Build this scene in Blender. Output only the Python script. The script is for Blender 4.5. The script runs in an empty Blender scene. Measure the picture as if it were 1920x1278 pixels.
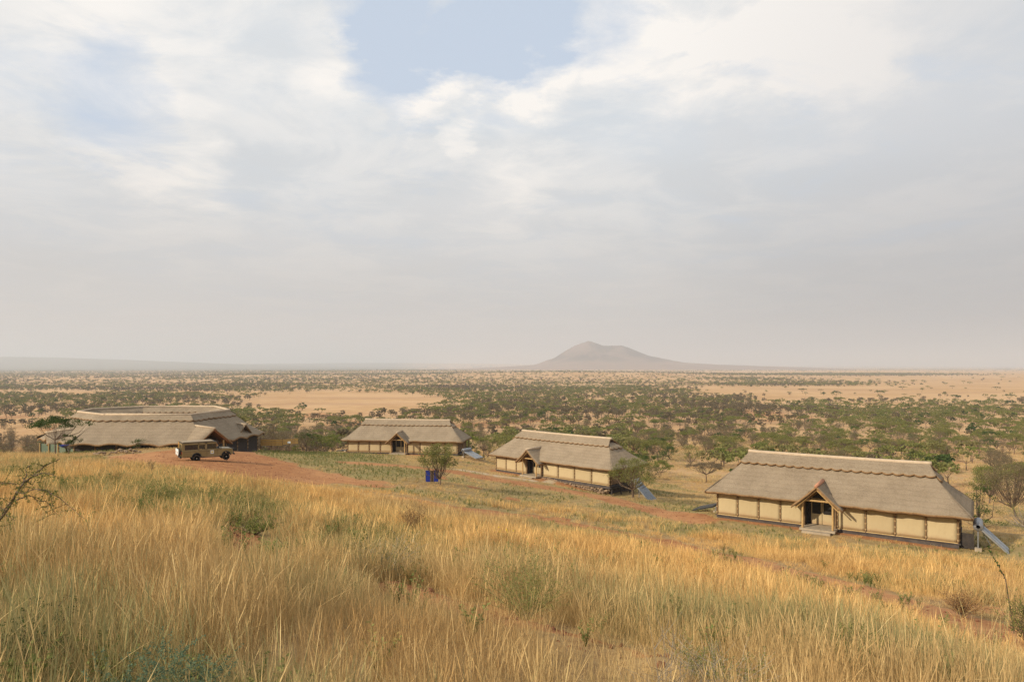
import bpy, math, random
import numpy as np
from mathutils import Vector, Matrix, Euler
random.seed(7); RNG = np.random.default_rng(7)
R = math.radians
sc = bpy.context.scene
col = sc.collection

# ------------------------------------------------------------------ camera, world, sun, exposure
F, HZ, CX = 1280.0, 686.0, 960.0           # focal length (px of the 1920 wide photo), horizon row, centre column
cam = bpy.data.cameras.new('camera'); cam.lens = 24; cam.sensor_width = 36; cam.shift_y = 47 / 1920
cam.clip_start = 0.05; cam.clip_end = 120000
camo = bpy.data.objects.new('camera', cam); camo.location = (0, 0, 0); camo.rotation_euler = (R(90), 0, 0)
col.objects.link(camo); sc.camera = camo

SUN_EL = 27.0
SUN_AZ = math.atan2(-0.87, -0.49)          # azimuth of the sun from +Y towards +X
sun = bpy.data.lights.new('sun', 'SUN'); sun.energy = 5.0; sun.angle = R(1.0); sun.color = (1.0, 0.86, 0.66)
suno = bpy.data.objects.new('sun', sun)
sd = Vector((math.sin(SUN_AZ) * math.cos(R(SUN_EL)), math.cos(SUN_AZ) * math.cos(R(SUN_EL)), math.sin(R(SUN_EL))))
suno.rotation_euler = sd.to_track_quat('Z', 'Y').to_euler(); suno.location = (0, 0, 50); col.objects.link(suno)
sc.view_settings.view_transform = 'Standard'; sc.view_settings.look = 'None'
sc.view_settings.exposure = 0.03; sc.view_settings.gamma = 1.0; sc.view_settings.use_curve_mapping = False
sc.cycles.use_denoising = True; sc.cycles.denoising_input_passes = 'RGB_ALBEDO_NORMAL'; sc.cycles.denoising_prefilter = 'NONE'; sc.cycles.max_bounces = 6; sc.cycles.diffuse_bounces = 3
sc.cycles.transmission_bounces = 3; sc.cycles.volume_bounces = 2; sc.cycles.glossy_bounces = 2
sc.cycles.use_adaptive_sampling = False
sc.cycles.sample_clamp_indirect = 5


class NT:
    """small node-tree helper"""
    def __init__(s, nt): s.nt = nt; nt.nodes.clear()
    def n(s, t, **kw):
        nd = s.nt.nodes.new(t)
        for k, v in kw.items():
            if k.startswith('i_'):
                key = k[2:]; key = int(key) if key.isdigit() else key.replace('_', ' ')
                s.set(nd.inputs[key], v)
            else: setattr(nd, k, v)
        return nd
    def set(s, sock, v):
        if isinstance(v, bpy.types.NodeSocket): s.nt.links.new(v, sock)
        elif isinstance(v, bpy.types.Node): s.nt.links.new(v.outputs[0], sock)
        else: sock.default_value = v
    def m(s, op, a, b=0.0, c=None, clamp=False):
        nd = s.nt.nodes.new('ShaderNodeMath'); nd.operation = op; nd.use_clamp = clamp
        s.set(nd.inputs[0], a); s.set(nd.inputs[1], b)
        if c is not None: s.set(nd.inputs[2], c)
        return nd.outputs[0]
    def v(s, op, a, b=(0, 0, 0)):
        nd = s.nt.nodes.new('ShaderNodeVectorMath'); nd.operation = op
        s.set(nd.inputs[0], a)
        if op == 'SCALE': s.set(nd.inputs['Scale'], b)
        else: s.set(nd.inputs[1], b)
        return nd.outputs['Value'] if op == 'DOT_PRODUCT' else nd.outputs[0]
    def mr(s, x, a, b, c=0.0, d=1.0, smooth=True):
        nd = s.nt.nodes.new('ShaderNodeMapRange'); nd.interpolation_type = 'SMOOTHSTEP' if smooth else 'LINEAR'
        nd.clamp = True
        for k, vv in zip(range(5), (x, a, b, c, d)): s.set(nd.inputs[k], vv)
        return nd.outputs[0]
    def mix(s, f, a, b, typ='MIX'):
        nd = s.nt.nodes.new('ShaderNodeMix'); nd.data_type = 'RGBA'; nd.blend_type = typ
        s.set(nd.inputs[0], f)
        for k, vv in ((6, a), (7, b)):
            if isinstance(vv, tuple) and len(vv) == 3: vv = vv + (1,)
            s.set(nd.inputs[k], vv)
        return nd.outputs[2]
    def noise(s, vec, scale, detail=4, rough=.55, dist=0.0):
        nd = s.nt.nodes.new('ShaderNodeTexNoise')
        if vec is not None: s.set(nd.inputs['Vector'], vec)
        nd.inputs['Scale'].default_value = scale; nd.inputs['Detail'].default_value = detail
        nd.inputs['Roughness'].default_value = rough; nd.inputs['Distortion'].default_value = dist
        return nd.outputs[0]


def pdir(px, py):
    v = Vector(((px - CX) / F, 1.0, (HZ - py) / F)); v.normalize(); return tuple(v)


world = bpy.data.worlds.new('World'); sc.world = world; world.use_nodes = True
w = NT(world.node_tree)
sky = w.n('ShaderNodeTexSky', sky_type='NISHITA', sun_disc=False)
sky.sun_elevation = R(SUN_EL); sky.sun_rotation = SUN_AZ % (2 * math.pi)
sky.altitude = 1500; sky.dust_density = 4.0; sky.air_density = 1.0
tc = w.n('ShaderNodeTexCoord').outputs['Generated']
sep = w.n('ShaderNodeSeparateXYZ', i_0=tc)
zz = w.m('MAXIMUM', sep.outputs[2], 0.0)
den = w.m('ADD', zz, 0.10)
comb = w.n('ShaderNodeCombineXYZ', i_0=w.m('DIVIDE', sep.outputs[0], den), i_1=w.m('DIVIDE', sep.outputs[1], den), i_2=0.0)
P = comb.outputs[0]
n1 = w.noise(w.v('ADD', P, (3.1, 8.7, 0)), 1.1, 9, .56, .5)
n2 = w.noise(w.v('ADD', P, (13.4, 2.2, 4)), 2.4, 9, .6, .4)
n3 = w.noise(w.v('ADD', P, (1.4, 22.2, 9)), 0.55, 4, .5, .2)


wob = w.v('SUBTRACT', w.n('ShaderNodeTexNoise', i_Vector=P, i_Scale=3.0, i_Detail=7.0, i_Roughness=.6).outputs[1], (.5, .5, .5))
tcw = w.v('NORMALIZE', w.v('ADD', tc, w.v('SCALE', wob, .16)))


def blob(px, py, r_out, r_in):
    d = w.v('DOT_PRODUCT', tcw, pdir(px, py))
    return w.mr(d, math.cos(R(r_out)), math.cos(R(r_in)))


def addall(lst):
    a = lst[0]
    for b in lst[1:]: a = w.m('ADD', a, b)
    return a


hole = addall([blob(800, 20, 7, 1), blob(960, 50, 6, 1), blob(720, 130, 4, .5), blob(1080, -30, 7, 1), blob(690, 10, 5, .5), blob(880, 110, 4.5, .5)])
halfhole = addall([blob(60, 130, 9, 3), blob(230, 195, 6, 1.5), blob(760, 290, 5, 2)])
cover = w.m('ADD', w.mr(n1, .30, .58, 0.25, 1.0), 0.55)
cover = w.m('SUBTRACT', cover, w.m('MULTIPLY', hole, 1.15))
cover = w.m('SUBTRACT', cover, w.m('MULTIPLY', halfhole, .7))
cover = w.m('ADD', cover, w.m('MULTIPLY', w.m('SUBTRACT', n2, .5), 1.6))
cover = w.mr(cover, -0.15, 1.0, 0.0, .96, False)
bright = addall([w.m('MULTIPLY', b, k) for b, k in ((blob(1010, 130, 4.5, 1), .9), (blob(1130, 90, 5.5, 1.5), .8), (blob(1290, 40, 8, 2), .7), (blob(1450, 90, 5.5, 1), 1.0), (blob(1560, 20, 7, 2), .6), (blob(1250, 130, 6, 2), .5), (blob(250, 60, 8, 2), .4), (blob(620, 110, 4, 1), .4),
                 (blob(790, 165, 3.6, 1), .8), (blob(950, 190, 4, 1), .7), (blob(300, 290, 6, 1.5), .45), (blob(370, 330, 4, 1.), .35), (blob(560, 60, 8, 2), .35), (blob(880, 240, 2, .5), .5),
                 (blob(1000, 320, 4, 1), .4), (blob(930, 370, 4, 1), .3), (blob(1620, 60, 8, 2), .3), (blob(90, 20, 9, 2), .2))])
br = w.m('ADD', w.m('MULTIPLY', bright, w.mr(n2, .32, .6, .35, 1.0)), w.mr(n2, .42, .72, 0, .35))
cgrey = w.mix(w.mr(n3, .35, .65), (.66, .69, .715), (.76, .77, .78))
cgrey = w.mix(w.mr(n1, .35, .65), w.mix(.55, cgrey, (.66, .73, .80)), cgrey)
cgrey = w.mix(w.mr(n2, .40, .62, .0, .32), cgrey, (.84, .835, .82))
ccol = w.mix(w.m('MINIMUM', br, 1.0), cgrey, (1.0, .955, .90))
# grey cloud bank towards the right, paler towards the left
rt = w.mr(w.v('DOT_PRODUCT', tc, pdir(2500, 420)), .72, 1.0)
ccol = w.mix(w.m('MULTIPLY', rt, .42), ccol, (.53, .53, .55))
skyc = w.v('SCALE', sky.outputs[0], 0.1)
skyc = w.mix(.8, skyc, (.66, .755, .885))
tot = w.mix(cover, skyc, ccol)
# warm dusty air low down
lowc = w.mix(rt, (.54, .52, .50), (.40, .40, .405))
tot = w.mix(w.mr(zz, .015, .34, .88, 0.0), tot, lowc)
bg = w.n('ShaderNodeBackground', i_Color=w.v('SCALE', tot, 10.0), i_Strength=0.1)
w.n('ShaderNodeOutputWorld', i_Surface=bg)

# ------------------------------------------------------------------ helpers: noise, tags, meshes


def h2(ix, iy, seed):
    h = (ix.astype(np.int64) * 374761393 + iy.astype(np.int64) * 668265263 + seed * 1442695041) & 0xffffffff
    h = ((h ^ (h >> 13)) * 1274126177) & 0xffffffff
    h = ((h ^ (h >> 16)) * 2246822519) & 0xffffffff
    return ((h ^ (h >> 15)) & 0xffffff) / float(0xffffff)


def vn(x, y, s, seed=0):
    x = np.asarray(x, float) / s; y = np.asarray(y, float) / s
    ix = np.floor(x); iy = np.floor(y); fx = x - ix; fy = y - iy
    fx = fx * fx * (3 - 2 * fx); fy = fy * fy * (3 - 2 * fy)
    a = h2(ix, iy, seed); b = h2(ix + 1, iy, seed); c = h2(ix, iy + 1, seed); d = h2(ix + 1, iy + 1, seed)
    return a * (1 - fx) * (1 - fy) + b * fx * (1 - fy) + c * (1 - fx) * fy + d * fx * fy


def fbm(x, y, s, seed=0, o=4):
    t = 0; a = .5; k = 0
    for i in range(o):
        t = t + a * vn(x, y, s / (2 ** i), seed + 17 * i); k += a; a *= .5
    return t / k


def sstep(x, a, b):
    t = np.clip((x - a) / (b - a), 0, 1); return t * t * (3 - 2 * t)


def tag(o, label=None, cat=None, group=None, kind=None):
    if label: o['label'] = label
    if cat: o['category'] = cat
    if group: o['group'] = group
    if kind: o['kind'] = kind
    return o


def empty(name, loc, rz=0.0):
    o = bpy.data.objects.new(name, None); o.location = loc; o.rotation_euler = (0, 0, rz)
    o.empty_display_size = .3; col.objects.link(o); return o


class MB:
    def __init__(s): s.v = []; s.f = []; s.m = []
    def add(s, verts, faces, mi=0):
        k = len(s.v); s.v.extend([tuple(float(c) for c in p) for p in verts])
        s.f.extend([tuple(i + k for i in f) for f in faces]); s.m.extend([mi] * len(faces)); return s
    def box(s, c, d, rz=0.0, mi=0, rot=None):
        x, y, z = (q / 2 for q in d)
        P_ = [Vector(p) for p in ((-x, -y, -z), (x, -y, -z), (x, y, -z), (-x, y, -z), (-x, -y, z), (x, -y, z), (x, y, z), (-x, y, z))]
        M = (rot if rot is not None else Matrix.Rotation(rz, 3, 'Z'))
        return s.add([M @ p + Vector(c) for p in P_], [(0, 3, 2, 1), (4, 5, 6, 7), (0, 1, 5, 4), (1, 2, 6, 5), (2, 3, 7, 6), (3, 0, 4, 7)], mi)
    def tube(s, pts, radii, n=6, mi=0, cap=True):
        pts = [Vector(p) for p in pts]
        if not hasattr(radii, '__len__'): radii = [radii] * len(pts)
        V = []; Fc = []; up = Vector((0.31, .17, .93)); prev = None
        for i, p in enumerate(pts):
            d = (pts[min(i + 1, len(pts) - 1)] - pts[max(i - 1, 0)])
            if d.length < 1e-9: d = Vector((0, 0, 1))
            d.normalize()
            a = prev - d * prev.dot(d) if prev is not None else d.cross(up)
            if a.length < 1e-6: a = d.orthogonal()
            a.normalize(); prev = a; b = d.cross(a)
            for k in range(n):
                t = 2 * math.pi * k / n; V.append(p + (a * math.cos(t) + b * math.sin(t)) * radii[i])
        for i in range(len(pts) - 1):
            for k in range(n):
                k2 = (k + 1) % n; Fc.append((i * n + k, i * n + k2, (i + 1) * n + k2, (i + 1) * n + k))
        if cap:
            Fc.append(tuple(range(n))[::-1]); Fc.append(tuple((len(pts) - 1) * n + k for k in range(n)))
        return s.add(V, Fc, mi)
    def prism(s, poly, y0, y1, mi=0):
        """poly in x,z extruded along y"""
        n = len(poly); V = [(x, y0, z) for x, z in poly] + [(x, y1, z) for x, z in poly]
        Fc = [tuple(range(n)), tuple(range(2 * n - 1, n - 1, -1))] + [(i, i + n, (i + 1) % n + n, (i + 1) % n) for i in range(n)]
        return s.add(V, Fc, mi)
    def slab(s, top, off, mi=0, edge=1, skirts='bt'):
        """top[j][i] grid of points (j from low edge to high edge); bottom sheet is offset by off"""
        nj = len(top); ni = len(top[0]); V = []
        for r_ in top: V += [Vector(p) for p in r_]
        nb = len(V)
        for r_ in top: V += [Vector(p) + Vector(off) for p in r_]
        f1 = [(j * ni + i, j * ni + i + 1, (j + 1) * ni + i + 1, (j + 1) * ni + i) for j in range(nj - 1) for i in range(ni - 1)]
        f2 = [tuple(q + nb for q in f[::-1]) for f in f1]
        s.add(V, f1, mi); k = len(s.v) - len(V)
        s.f += [tuple(q + k for q in f) for f in f2]; s.m += [edge] * len(f2)
        sk = []
        if 'b' in skirts: sk += [(i + 1, i, i + nb, i + 1 + nb) for i in range(ni - 1)]
        if 't' in skirts:
            o = (nj - 1) * ni; sk += [(o + i, o + i + 1, o + i + 1 + nb, o + i + nb) for i in range(ni - 1)]
        if 'l' in skirts: sk += [(j * ni, (j + 1) * ni, (j + 1) * ni + nb, j * ni + nb) for j in range(nj - 1)]
        if 'r' in skirts:
            o = ni - 1; sk += [((j + 1) * ni + o, j * ni + o, j * ni + o + nb, (j + 1) * ni + o + nb) for j in range(nj - 1)]
        s.f += [tuple(q + k for q in f) for f in sk]; s.m += [edge] * len(sk)
        return s
    def mesh(s, name, mats, smooth=False):
        me = bpy.data.meshes.new(name); me.from_pydata(s.v, [], s.f)
        for m_ in (mats if isinstance(mats, (list, tuple)) else [mats]): me.materials.append(m_)
        if any(s.m): me.polygons.foreach_set('material_index', s.m)
        if smooth: me.polygons.foreach_set('use_smooth', [True] * len(me.polygons))
        me.update(); return me
    def build(s, name, mats, parent=None, smooth=False, loc=None):
        o = bpy.data.objects.new(name, s.mesh(name, mats, smooth)); col.objects.link(o)
        if parent: o.parent = parent
        if loc: o.location = loc
        return o


def link(name, me, parent=None, loc=(0, 0, 0), rz=0.0, scale=None):
    o = bpy.data.objects.new(name, me); col.objects.link(o); o.location = loc; o.rotation_euler = (0, 0, rz)
    if parent: o.parent = parent
    if scale: o.scale = scale
    return o


def lathe(mb, prof, centre, axis='x', n=16, mi=0):
    """profile [(offset along axis, radius)]"""
    V = []; Fc = []
    for a, r_ in prof:
        for k in range(n):
            t = 2 * math.pi * k / n; p, q = r_ * math.cos(t), r_ * math.sin(t)
            v = {'x': (a, p, q), 'y': (p, a, q), 'z': (p, q, a)}[axis]
            V.append(tuple(centre[i] + v[i] for i in range(3)))
    for i in range(len(prof) - 1):
        for k in range(n):
            k2 = (k + 1) % n; Fc.append((i * n + k, i * n + k2, (i + 1) * n + k2, (i + 1) * n + k))
    Fc.append(tuple(range(n))); Fc.append(tuple((len(prof) - 1) * n + k for k in range(n)))
    mb.add(V, Fc, mi); return mb

# ------------------------------------------------------------------ materials


def newmat(name):
    m = bpy.data.materials.new(name); m.use_nodes = True; return m, NT(m.node_tree)


def simple(name, c1, c2=None, scale=3.0, rough=.85, bump=0.0, metal=0.0, stretch=(1, 1, 1), detail=5, spec=.3, obj=True, bscale=None):
    m, t = newmat(name)
    tcn = t.n('ShaderNodeTexCoord').outputs['Object']
    vec = t.v('MULTIPLY', tcn, stretch)
    n_ = t.noise(vec, scale, detail, .6)
    colr = t.mix(t.mr(n_, .3, .7), c1, c2 or c1)
    b = t.n('ShaderNodeBsdfPrincipled', i_Roughness=rough, i_Metallic=metal)
    b.inputs['Specular IOR Level'].default_value = spec
    t.set(b.inputs['Base Color'], colr)
    if bump:
        n2_ = t.noise(vec, bscale or scale * 4, 6, .65)
        t.set(b.inputs['Normal'], t.n('ShaderNodeBump', i_Strength=bump, i_Distance=.05, i_Height=n2_).outputs[0])
    t.n('ShaderNodeOutputMaterial', i_Surface=b)
    return m


M = {}
M['timber'] = simple('timber', (.24, .15, .07), (.10, .06, .035), 4, .8, .5, stretch=(3, 3, .6))
M['rope'] = simple('rope', (.42, .30, .16), (.30, .20, .10), 20, .9, .4)
M['pale_pole'] = simple('pale_pole', (.50, .34, .15), (.36, .22, .09), 4, .7, .3, stretch=(2, 2, .5))
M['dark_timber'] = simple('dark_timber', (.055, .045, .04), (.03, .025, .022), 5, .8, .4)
M['plinth'] = simple('plinth', (.06, .05, .048), (.10, .085, .075), 2, .9, .4)
M['canvas'] = simple('canvas', (.47, .37, .215), (.43, .34, .19), .7, .9, .12, bscale=2.0)
def canvas_mat():
    m, t = newmat('canvas'); tcn = t.n('ShaderNodeTexCoord').outputs['Object']; oi = t.n('ShaderNodeObjectInfo').outputs['Random']
    z_ = t.n('ShaderNodeSeparateXYZ', i_0=tcn).outputs[2]; n_ = t.noise(t.v('MULTIPLY', tcn, (1.5, 1, .6)), 1.6, 6, .65)
    c = t.mix(t.m('MULTIPLY', oi, .8), (.47, .38, .225), (.42, .335, .195)); c = t.mix(t.m('MULTIPLY', t.mr(n_, .45, .7), .35), c, (.36, .27, .15))
    c = t.mix(t.m('MULTIPLY', t.mr(t.m('ADD', z_, t.m('MULTIPLY', t.m('SUBTRACT', n_, .5), .9)), .45, .05), .5), c, (.36, .22, .12))
    b = t.n('ShaderNodeBsdfPrincipled', i_Roughness=.9); t.set(b.inputs['Base Color'], c); b.inputs['Specular IOR Level'].default_value = .15
    f = t.noise(t.v('MULTIPLY', tcn, (3, 1, .8)), 2.2, 4, .6); t.set(b.inputs['Normal'], t.n('ShaderNodeBump', i_Strength=.25, i_Distance=.06, i_Height=f).outputs[0])
    t.n('ShaderNodeOutputMaterial', i_Surface=b); return m


M['canvas'] = canvas_mat()
M['rail'] = simple('rail', (.60, .44, .22), (.50, .34, .15), 3, .8, .2)
M['greencanvas'] = simple('green_canvas', (.10, .14, .10), (.15, .18, .125), 1.5, .9, .2)
M['screen'] = simple('screen', (.012, .011, .010), (.02, .018, .016), 5, .45, 0)
M['concrete'] = simple('concrete', (.40, .33, .24), (.30, .24, .17), 2.5, .9, .3)
M['ridge'] = simple('ridge_cap', (.52, .41, .29), (.43, .33, .23), 3, .9, .5)
M['clayridge'] = simple('clay_ridge', (.52, .25, .15), (.42, .20, .12), 4, .85, .4)
M['cut'] = simple('cut_thatch', (.30, .185, .09), (.20, .12, .06), 6, .95, .6)
M['tank'] = simple('tank_metal', (.30, .31, .33), (.22, .225, .24), 3, .4, .1, metal=.5)
M['glass'] = simple('collector_glass', (.09, .12, .17), (.14, .18, .24), 3, .18, 0, spec=.8)
M['alu'] = simple('aluminium', (.36, .37, .38), (.28, .29, .30), 4, .4, 0, metal=.6)
M['black'] = simple('black_plastic', (.02, .02, .022), (.03, .03, .03), 4, .5, 0)
M['blue'] = simple('blue_panel', (.015, .03, .22), (.02, .045, .30), 2.5, .4, .2)
M['brownb'] = simple('brown_board', (.13, .085, .05), (.08, .055, .035), 4, .8, .3)
M['paint'] = simple('olive_brown_paint', (.22, .16, .06), (.26, .195, .09), 1.3, .38, 0, spec=.5)
M['paintroof'] = simple('tan_roof_paint', (.30, .23, .14), (.26, .20, .12), 2, .5, 0)
M['carglass'] = simple('car_glass', (.012, .016, .018), (.02, .024, .026), 2, .06, 0, spec=.9)
M['tyre'] = simple('tyre', (.022, .02, .018), (.07, .05, .035), 6, .9, .2)
M['rim'] = simple('rim', (.42, .40, .37), (.30, .28, .25), 5, .45, 0, metal=.4)
M['white'] = simple('white_cover', (.74, .76, .74), (.66, .70, .69), 3, .6, 0)
M['lamp'] = simple('lamp_lens', (.7, .68, .6), (.6, .6, .55), 5, .15, 0)
M['redlamp'] = simple('red_lens', (.35, .02, .015), None, 5, .2, 0)
M['orangewood'] = simple('orange_wood', (.62, .36, .10), (.50, .27, .07), 3, .8, .2)
M['bark'] = simple('bark', (.17, .12, .08), (.10, .07, .05), 6, .95, .6, stretch=(3, 3, .7))
M['greybark'] = simple('grey_bark', (.30, .26, .21), (.18, .15, .12), 6, .95, .5, stretch=(3, 3, .7))
M['stone'] = simple('rubble_stone', (.36, .26, .17), (.20, .13, .08), 2.5, .95, .6)
M['yellow'] = simple('yellow_petal', (.75, .55, .03), None, 5, .7, 0)
M['clod'] = simple('red_clod', (.28, .12, .06), (.17, .07, .04), 5, .95, .6)


def thatch_mat():
    m, t = newmat('thatch')
    tcn = t.n('ShaderNodeTexCoord').outputs['Object']
    big = t.noise(tcn, .7, 5, .6, .4)
    mid = t.noise(t.v('MULTIPLY', tcn, (1.0, 1.6, 2.4)), 5.5, 5, .65)
    fine = t.noise(t.v('MULTIPLY', tcn, (1.0, .5, .7)), 34, 3, .7)
    c = t.mix(t.mr(big, .32, .68), (.33, .26, .18), (.255, .198, .134))
    c = t.mix(t.m('MULTIPLY', t.mr(mid, .35, .7), .6), c, (.38, .305, .225))
    c = t.mix(t.m('MULTIPLY', t.mr(fine, .52, .75), .85), c, (.11, .08, .06))
    zz_ = t.n('ShaderNodeSeparateXYZ', i_0=tcn).outputs[2]
    rows = t.m('SINE', t.m('ADD', t.m('MULTIPLY', zz_, 21), t.m('MULTIPLY', mid, 5)))
    c = t.mix(t.mr(rows, .35, 1, 0, .16), c, (.14, .105, .07))
    b = t.n('ShaderNodeBsdfPrincipled', i_Roughness=1.0)
    b.inputs['Specular IOR Level'].default_value = .1
    t.set(b.inputs['Base Color'], c)
    hgt = t.m('ADD', t.m('MULTIPLY', mid, .8), t.m('MULTIPLY', fine, .6))
    t.set(b.inputs['Normal'], t.n('ShaderNodeBump', i_Strength=.9, i_Distance=.12, i_Height=hgt).outputs[0])
    t.n('ShaderNodeOutputMaterial', i_Surface=b)
    return m


M['thatch'] = thatch_mat()


def leaf_mat(name, ca, cb, cc, trans=.3, tree=True):
    m, t = newmat(name)
    g = t.n('ShaderNodeNewGeometry'); oi = t.n('ShaderNodeObjectInfo')
    c = t.mix(g.outputs['Random Per Island'], ca, cb)
    c = t.mix(t.m('MULTIPLY', oi.outputs['Random'], .85), c, cc)
    d = t.n('ShaderNodeBsdfDiffuse', i_Color=c); tr = t.n('ShaderNodeBsdfTranslucent', i_Color=c)
    mx = t.n('ShaderNodeMixShader', i_0=trans, i_1=d.outputs[0], i_2=tr.outputs[0])
    t.n('ShaderNodeOutputMaterial', i_Surface=mx)
    return m


M['leaf_green'] = leaf_mat('acacia_leaf', (.105, .135, .035), (.235, .25, .07), (.205, .19, .07))
M['leaf_dark'] = leaf_mat('dark_leaf', (.05, .085, .022), (.085, .13, .035), (.06, .09, .03))
M['leaf_brown'] = leaf_mat('dry_leaf', (.155, .125, .075), (.21, .18, .095), (.16, .125, .085))
M['leaf_bright'] = leaf_mat('bright_leaf', (.10, .16, .03), (.15, .22, .04), (.13, .17, .05))
M['leaf_far'] = leaf_mat('woodland_leaf', (.105, .135, .035), (.235, .25, .07), (.215, .185, .085), .3)
M['leaf_blue'] = leaf_mat('bluegreen_leaf', (.115, .18, .115), (.17, .24, .15), (.12, .16, .10))
M['leaf_rust'] = leaf_mat('rust_leaf', (.34, .20, .09), (.42, .27, .12), (.30, .18, .08))
M['leaf_olive'] = leaf_mat('olive_leaf', (.17, .19, .055), (.25, .25, .08), (.21, .2, .07))


def grass_mat(name, a, b_, c_, green1, green2, trans=.35, gold=False):
    m, t = newmat(name)
    g = t.n('ShaderNodeNewGeometry'); oi = t.n('ShaderNodeObjectInfo')
    at = t.n('ShaderNodeAttribute', attribute_type='INSTANCER', attribute_name='green')
    c = t.mix(g.outputs['Random Per Island'], a, b_)
    c = t.mix(t.m('MULTIPLY', oi.outputs['Random'], .8), c, c_)
    if gold:
        ga = t.n('ShaderNodeAttribute', attribute_type='INSTANCER', attribute_name='gold').outputs['Fac']
        c = t.mix(ga, c, t.mix(g.outputs['Random Per Island'], (.88, .585, .235), (.60, .355, .125)))
    wn = t.noise(t.n('ShaderNodeNewGeometry').outputs['Position'], .4, 5, .65)
    c = t.mix(t.m('MULTIPLY', t.mr(wn, .47, .62), .55), c, (.42, .25, .10))
    gr = t.mix(g.outputs['Random Per Island'], green1, green2)
    sel = t.mr(t.m('ADD', at.outputs['Fac'], t.m('MULTIPLY', t.m('SUBTRACT', g.outputs['Random Per Island'], .5), .8)), .35, .75)
    c = t.mix(t.m('MULTIPLY', sel, .85), c, gr)
    d = t.n('ShaderNodeBsdfDiffuse', i_Color=c); tr = t.n('ShaderNodeBsdfTranslucent', i_Color=c)
    mx = t.n('ShaderNodeMixShader', i_0=trans, i_1=d.outputs[0], i_2=tr.outputs[0])
    t.n('ShaderNodeOutputMaterial', i_Surface=mx)
    return m


M['grass'] = grass_mat('dry_grass', (.76, .57, .28), (.35, .225, .095), (.56, .40, .19), (.17, .18, .07), (.31, .31, .15), .25, True)
M['grass_gold'] = grass_mat('golden_grass', (.78, .52, .22), (.58, .34, .125), (.70, .46, .20), (.18, .19, .07), (.31, .30, .13), .3)
M['weed'] = grass_mat('weed', (.20, .22, .08), (.30, .29, .11), (.16, .18, .06), (.13, .17, .05), (.22, .26, .09))

# ------------------------------------------------------------------ terrain heights
COLS = {  # photo column -> [(depth, ground height below the camera)]
    -400: [(0, -2.5), (10, -3.3), (20, -4.0), (40, -5.6), (55, -7.0), (70, -9.0), (90, -14), (130, -21), (200, -28)],
    0: [(0, -2.5), (10, -3.4), (20, -4.3), (40, -6.2), (55, -7.45), (70, -9.2), (85, -12.5), (110, -17), (150, -22.5), (200, -28)],
    180: [(0, -2.5), (10, -3.5), (20, -4.6), (40, -6.7), (55, -7.7), (68, -8.7), (78, -10.0), (90, -11.0), (110, -15), (150, -21.5), (200, -27)],
    290: [(0, -2.5), (10, -3.55), (20, -4.75), (40, -6.9), (52, -7.75), (62, -8.2), (68, -8.25), (73, -8.4), (79, -9.9), (90, -11.0), (110, -14.5), (150, -21), (200, -26.7)],
    400: [(0, -2.5), (10, -3.6), (20, -4.9), (40, -7.1), (52, -7.85), (62, -8.3), (68, -8.3), (73, -8.4), (79, -9.9), (92, -11.0), (110, -14), (150, -20.5), (200, -26.5)],
    600: [(0, -2.5), (10, -3.7), (20, -5.3), (35, -7.6), (50, -9.2), (62, -9.6), (75, -10.2), (90, -11.6), (110, -13.8), (150, -20), (200, -26)],
    820: [(0, -2.5), (10, -3.9), (20, -5.8), (40, -8.9), (60, -10.4), (80, -11.8), (108, -13.9), (128, -16.5), (160, -21), (200, -26)],
    1000: [(0, -2.5), (10, -4.0), (20, -6.1), (40, -9.9), (60, -11.9), (77, -12.9), (92, -14.5), (110, -17), (150, -21.2), (200, -25.6)],
    1250: [(0, -2.5), (10, -4.2), (20, -6.6), (40, -10.6), (60, -12.9), (77, -15.2), (100, -18.2), (150, -22.5), (200, -26)],
    1500: [(0, -2.5), (10, -4.4), (20, -7.0), (28, -8.8), (40, -11.2), (52, -12.7), (70, -15.5), (100, -19.3), (150, -23.5), (200, -27)],
    1920: [(0, -2.5), (10, -4.7), (20, -7.9), (30, -10.2), (38, -11.5), (46, -12.5), (60, -14.6), (100, -19.5), (150, -24), (200, -27.5)],
    2400: [(0, -2.5), (10, -4.9), (20, -8.2), (30, -10.8), (46, -13.4), (100, -20.5), (150, -25), (200, -28)],
}
TAIL = [(300, -31.5), (500, -35.2), (850, -38.0), (1500, -40), (100000, -40)]
NAZ, NLR = 361, 320
azg = np.linspace(-180, 180, NAZ); lrg = np.linspace(math.log(.5), math.log(90000), NLR)
pxs = sorted(COLS)
prof = []
rr = np.exp(lrg)
LUT = np.zeros((NAZ, NLR))
tcols = np.array([(p - CX) / F for p in pxs])
for i, a in enumerate(azg):
    T = math.tan(R(max(-48, min(48, a)))); T = max(tcols[0], min(tcols[-1], T)); ca = 1 / math.sqrt(1 + T * T)
    yy = rr * ca
    hs = [np.interp(yy, *zip(*(COLS[p] + TAIL))) for p in pxs]
    k = int(np.clip(np.searchsorted(tcols, T) - 1, 0, len(pxs) - 2)); f = (T - tcols[k]) / (tcols[k + 1] - tcols[k])
    z = hs[k] * (1 - f) + hs[k + 1] * f
    back = -2.5 + 26 * (1 - np.exp(-rr / 260)); back = back * np.exp(-(rr / 2500) ** 2) - 40 * (1 - np.exp(-(rr / 2500) ** 2))
    wb = float(sstep(np.array(abs(a)), 62, 125))
    LUT[i] = z * (1 - wb) + back * wb


def gblur(A, s, axis):
    n = int(3 * s) + 1; k = np.exp(-np.arange(-n, n + 1) ** 2 / (2 * s * s)); k /= k.sum()
    Ap = np.pad(A, [(n, n) if i == axis else (0, 0) for i in range(2)], mode='wrap' if axis == 0 else 'edge')
    return np.apply_along_axis(lambda v_: np.convolve(v_, k, 'valid'), axis, Ap)


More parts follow.
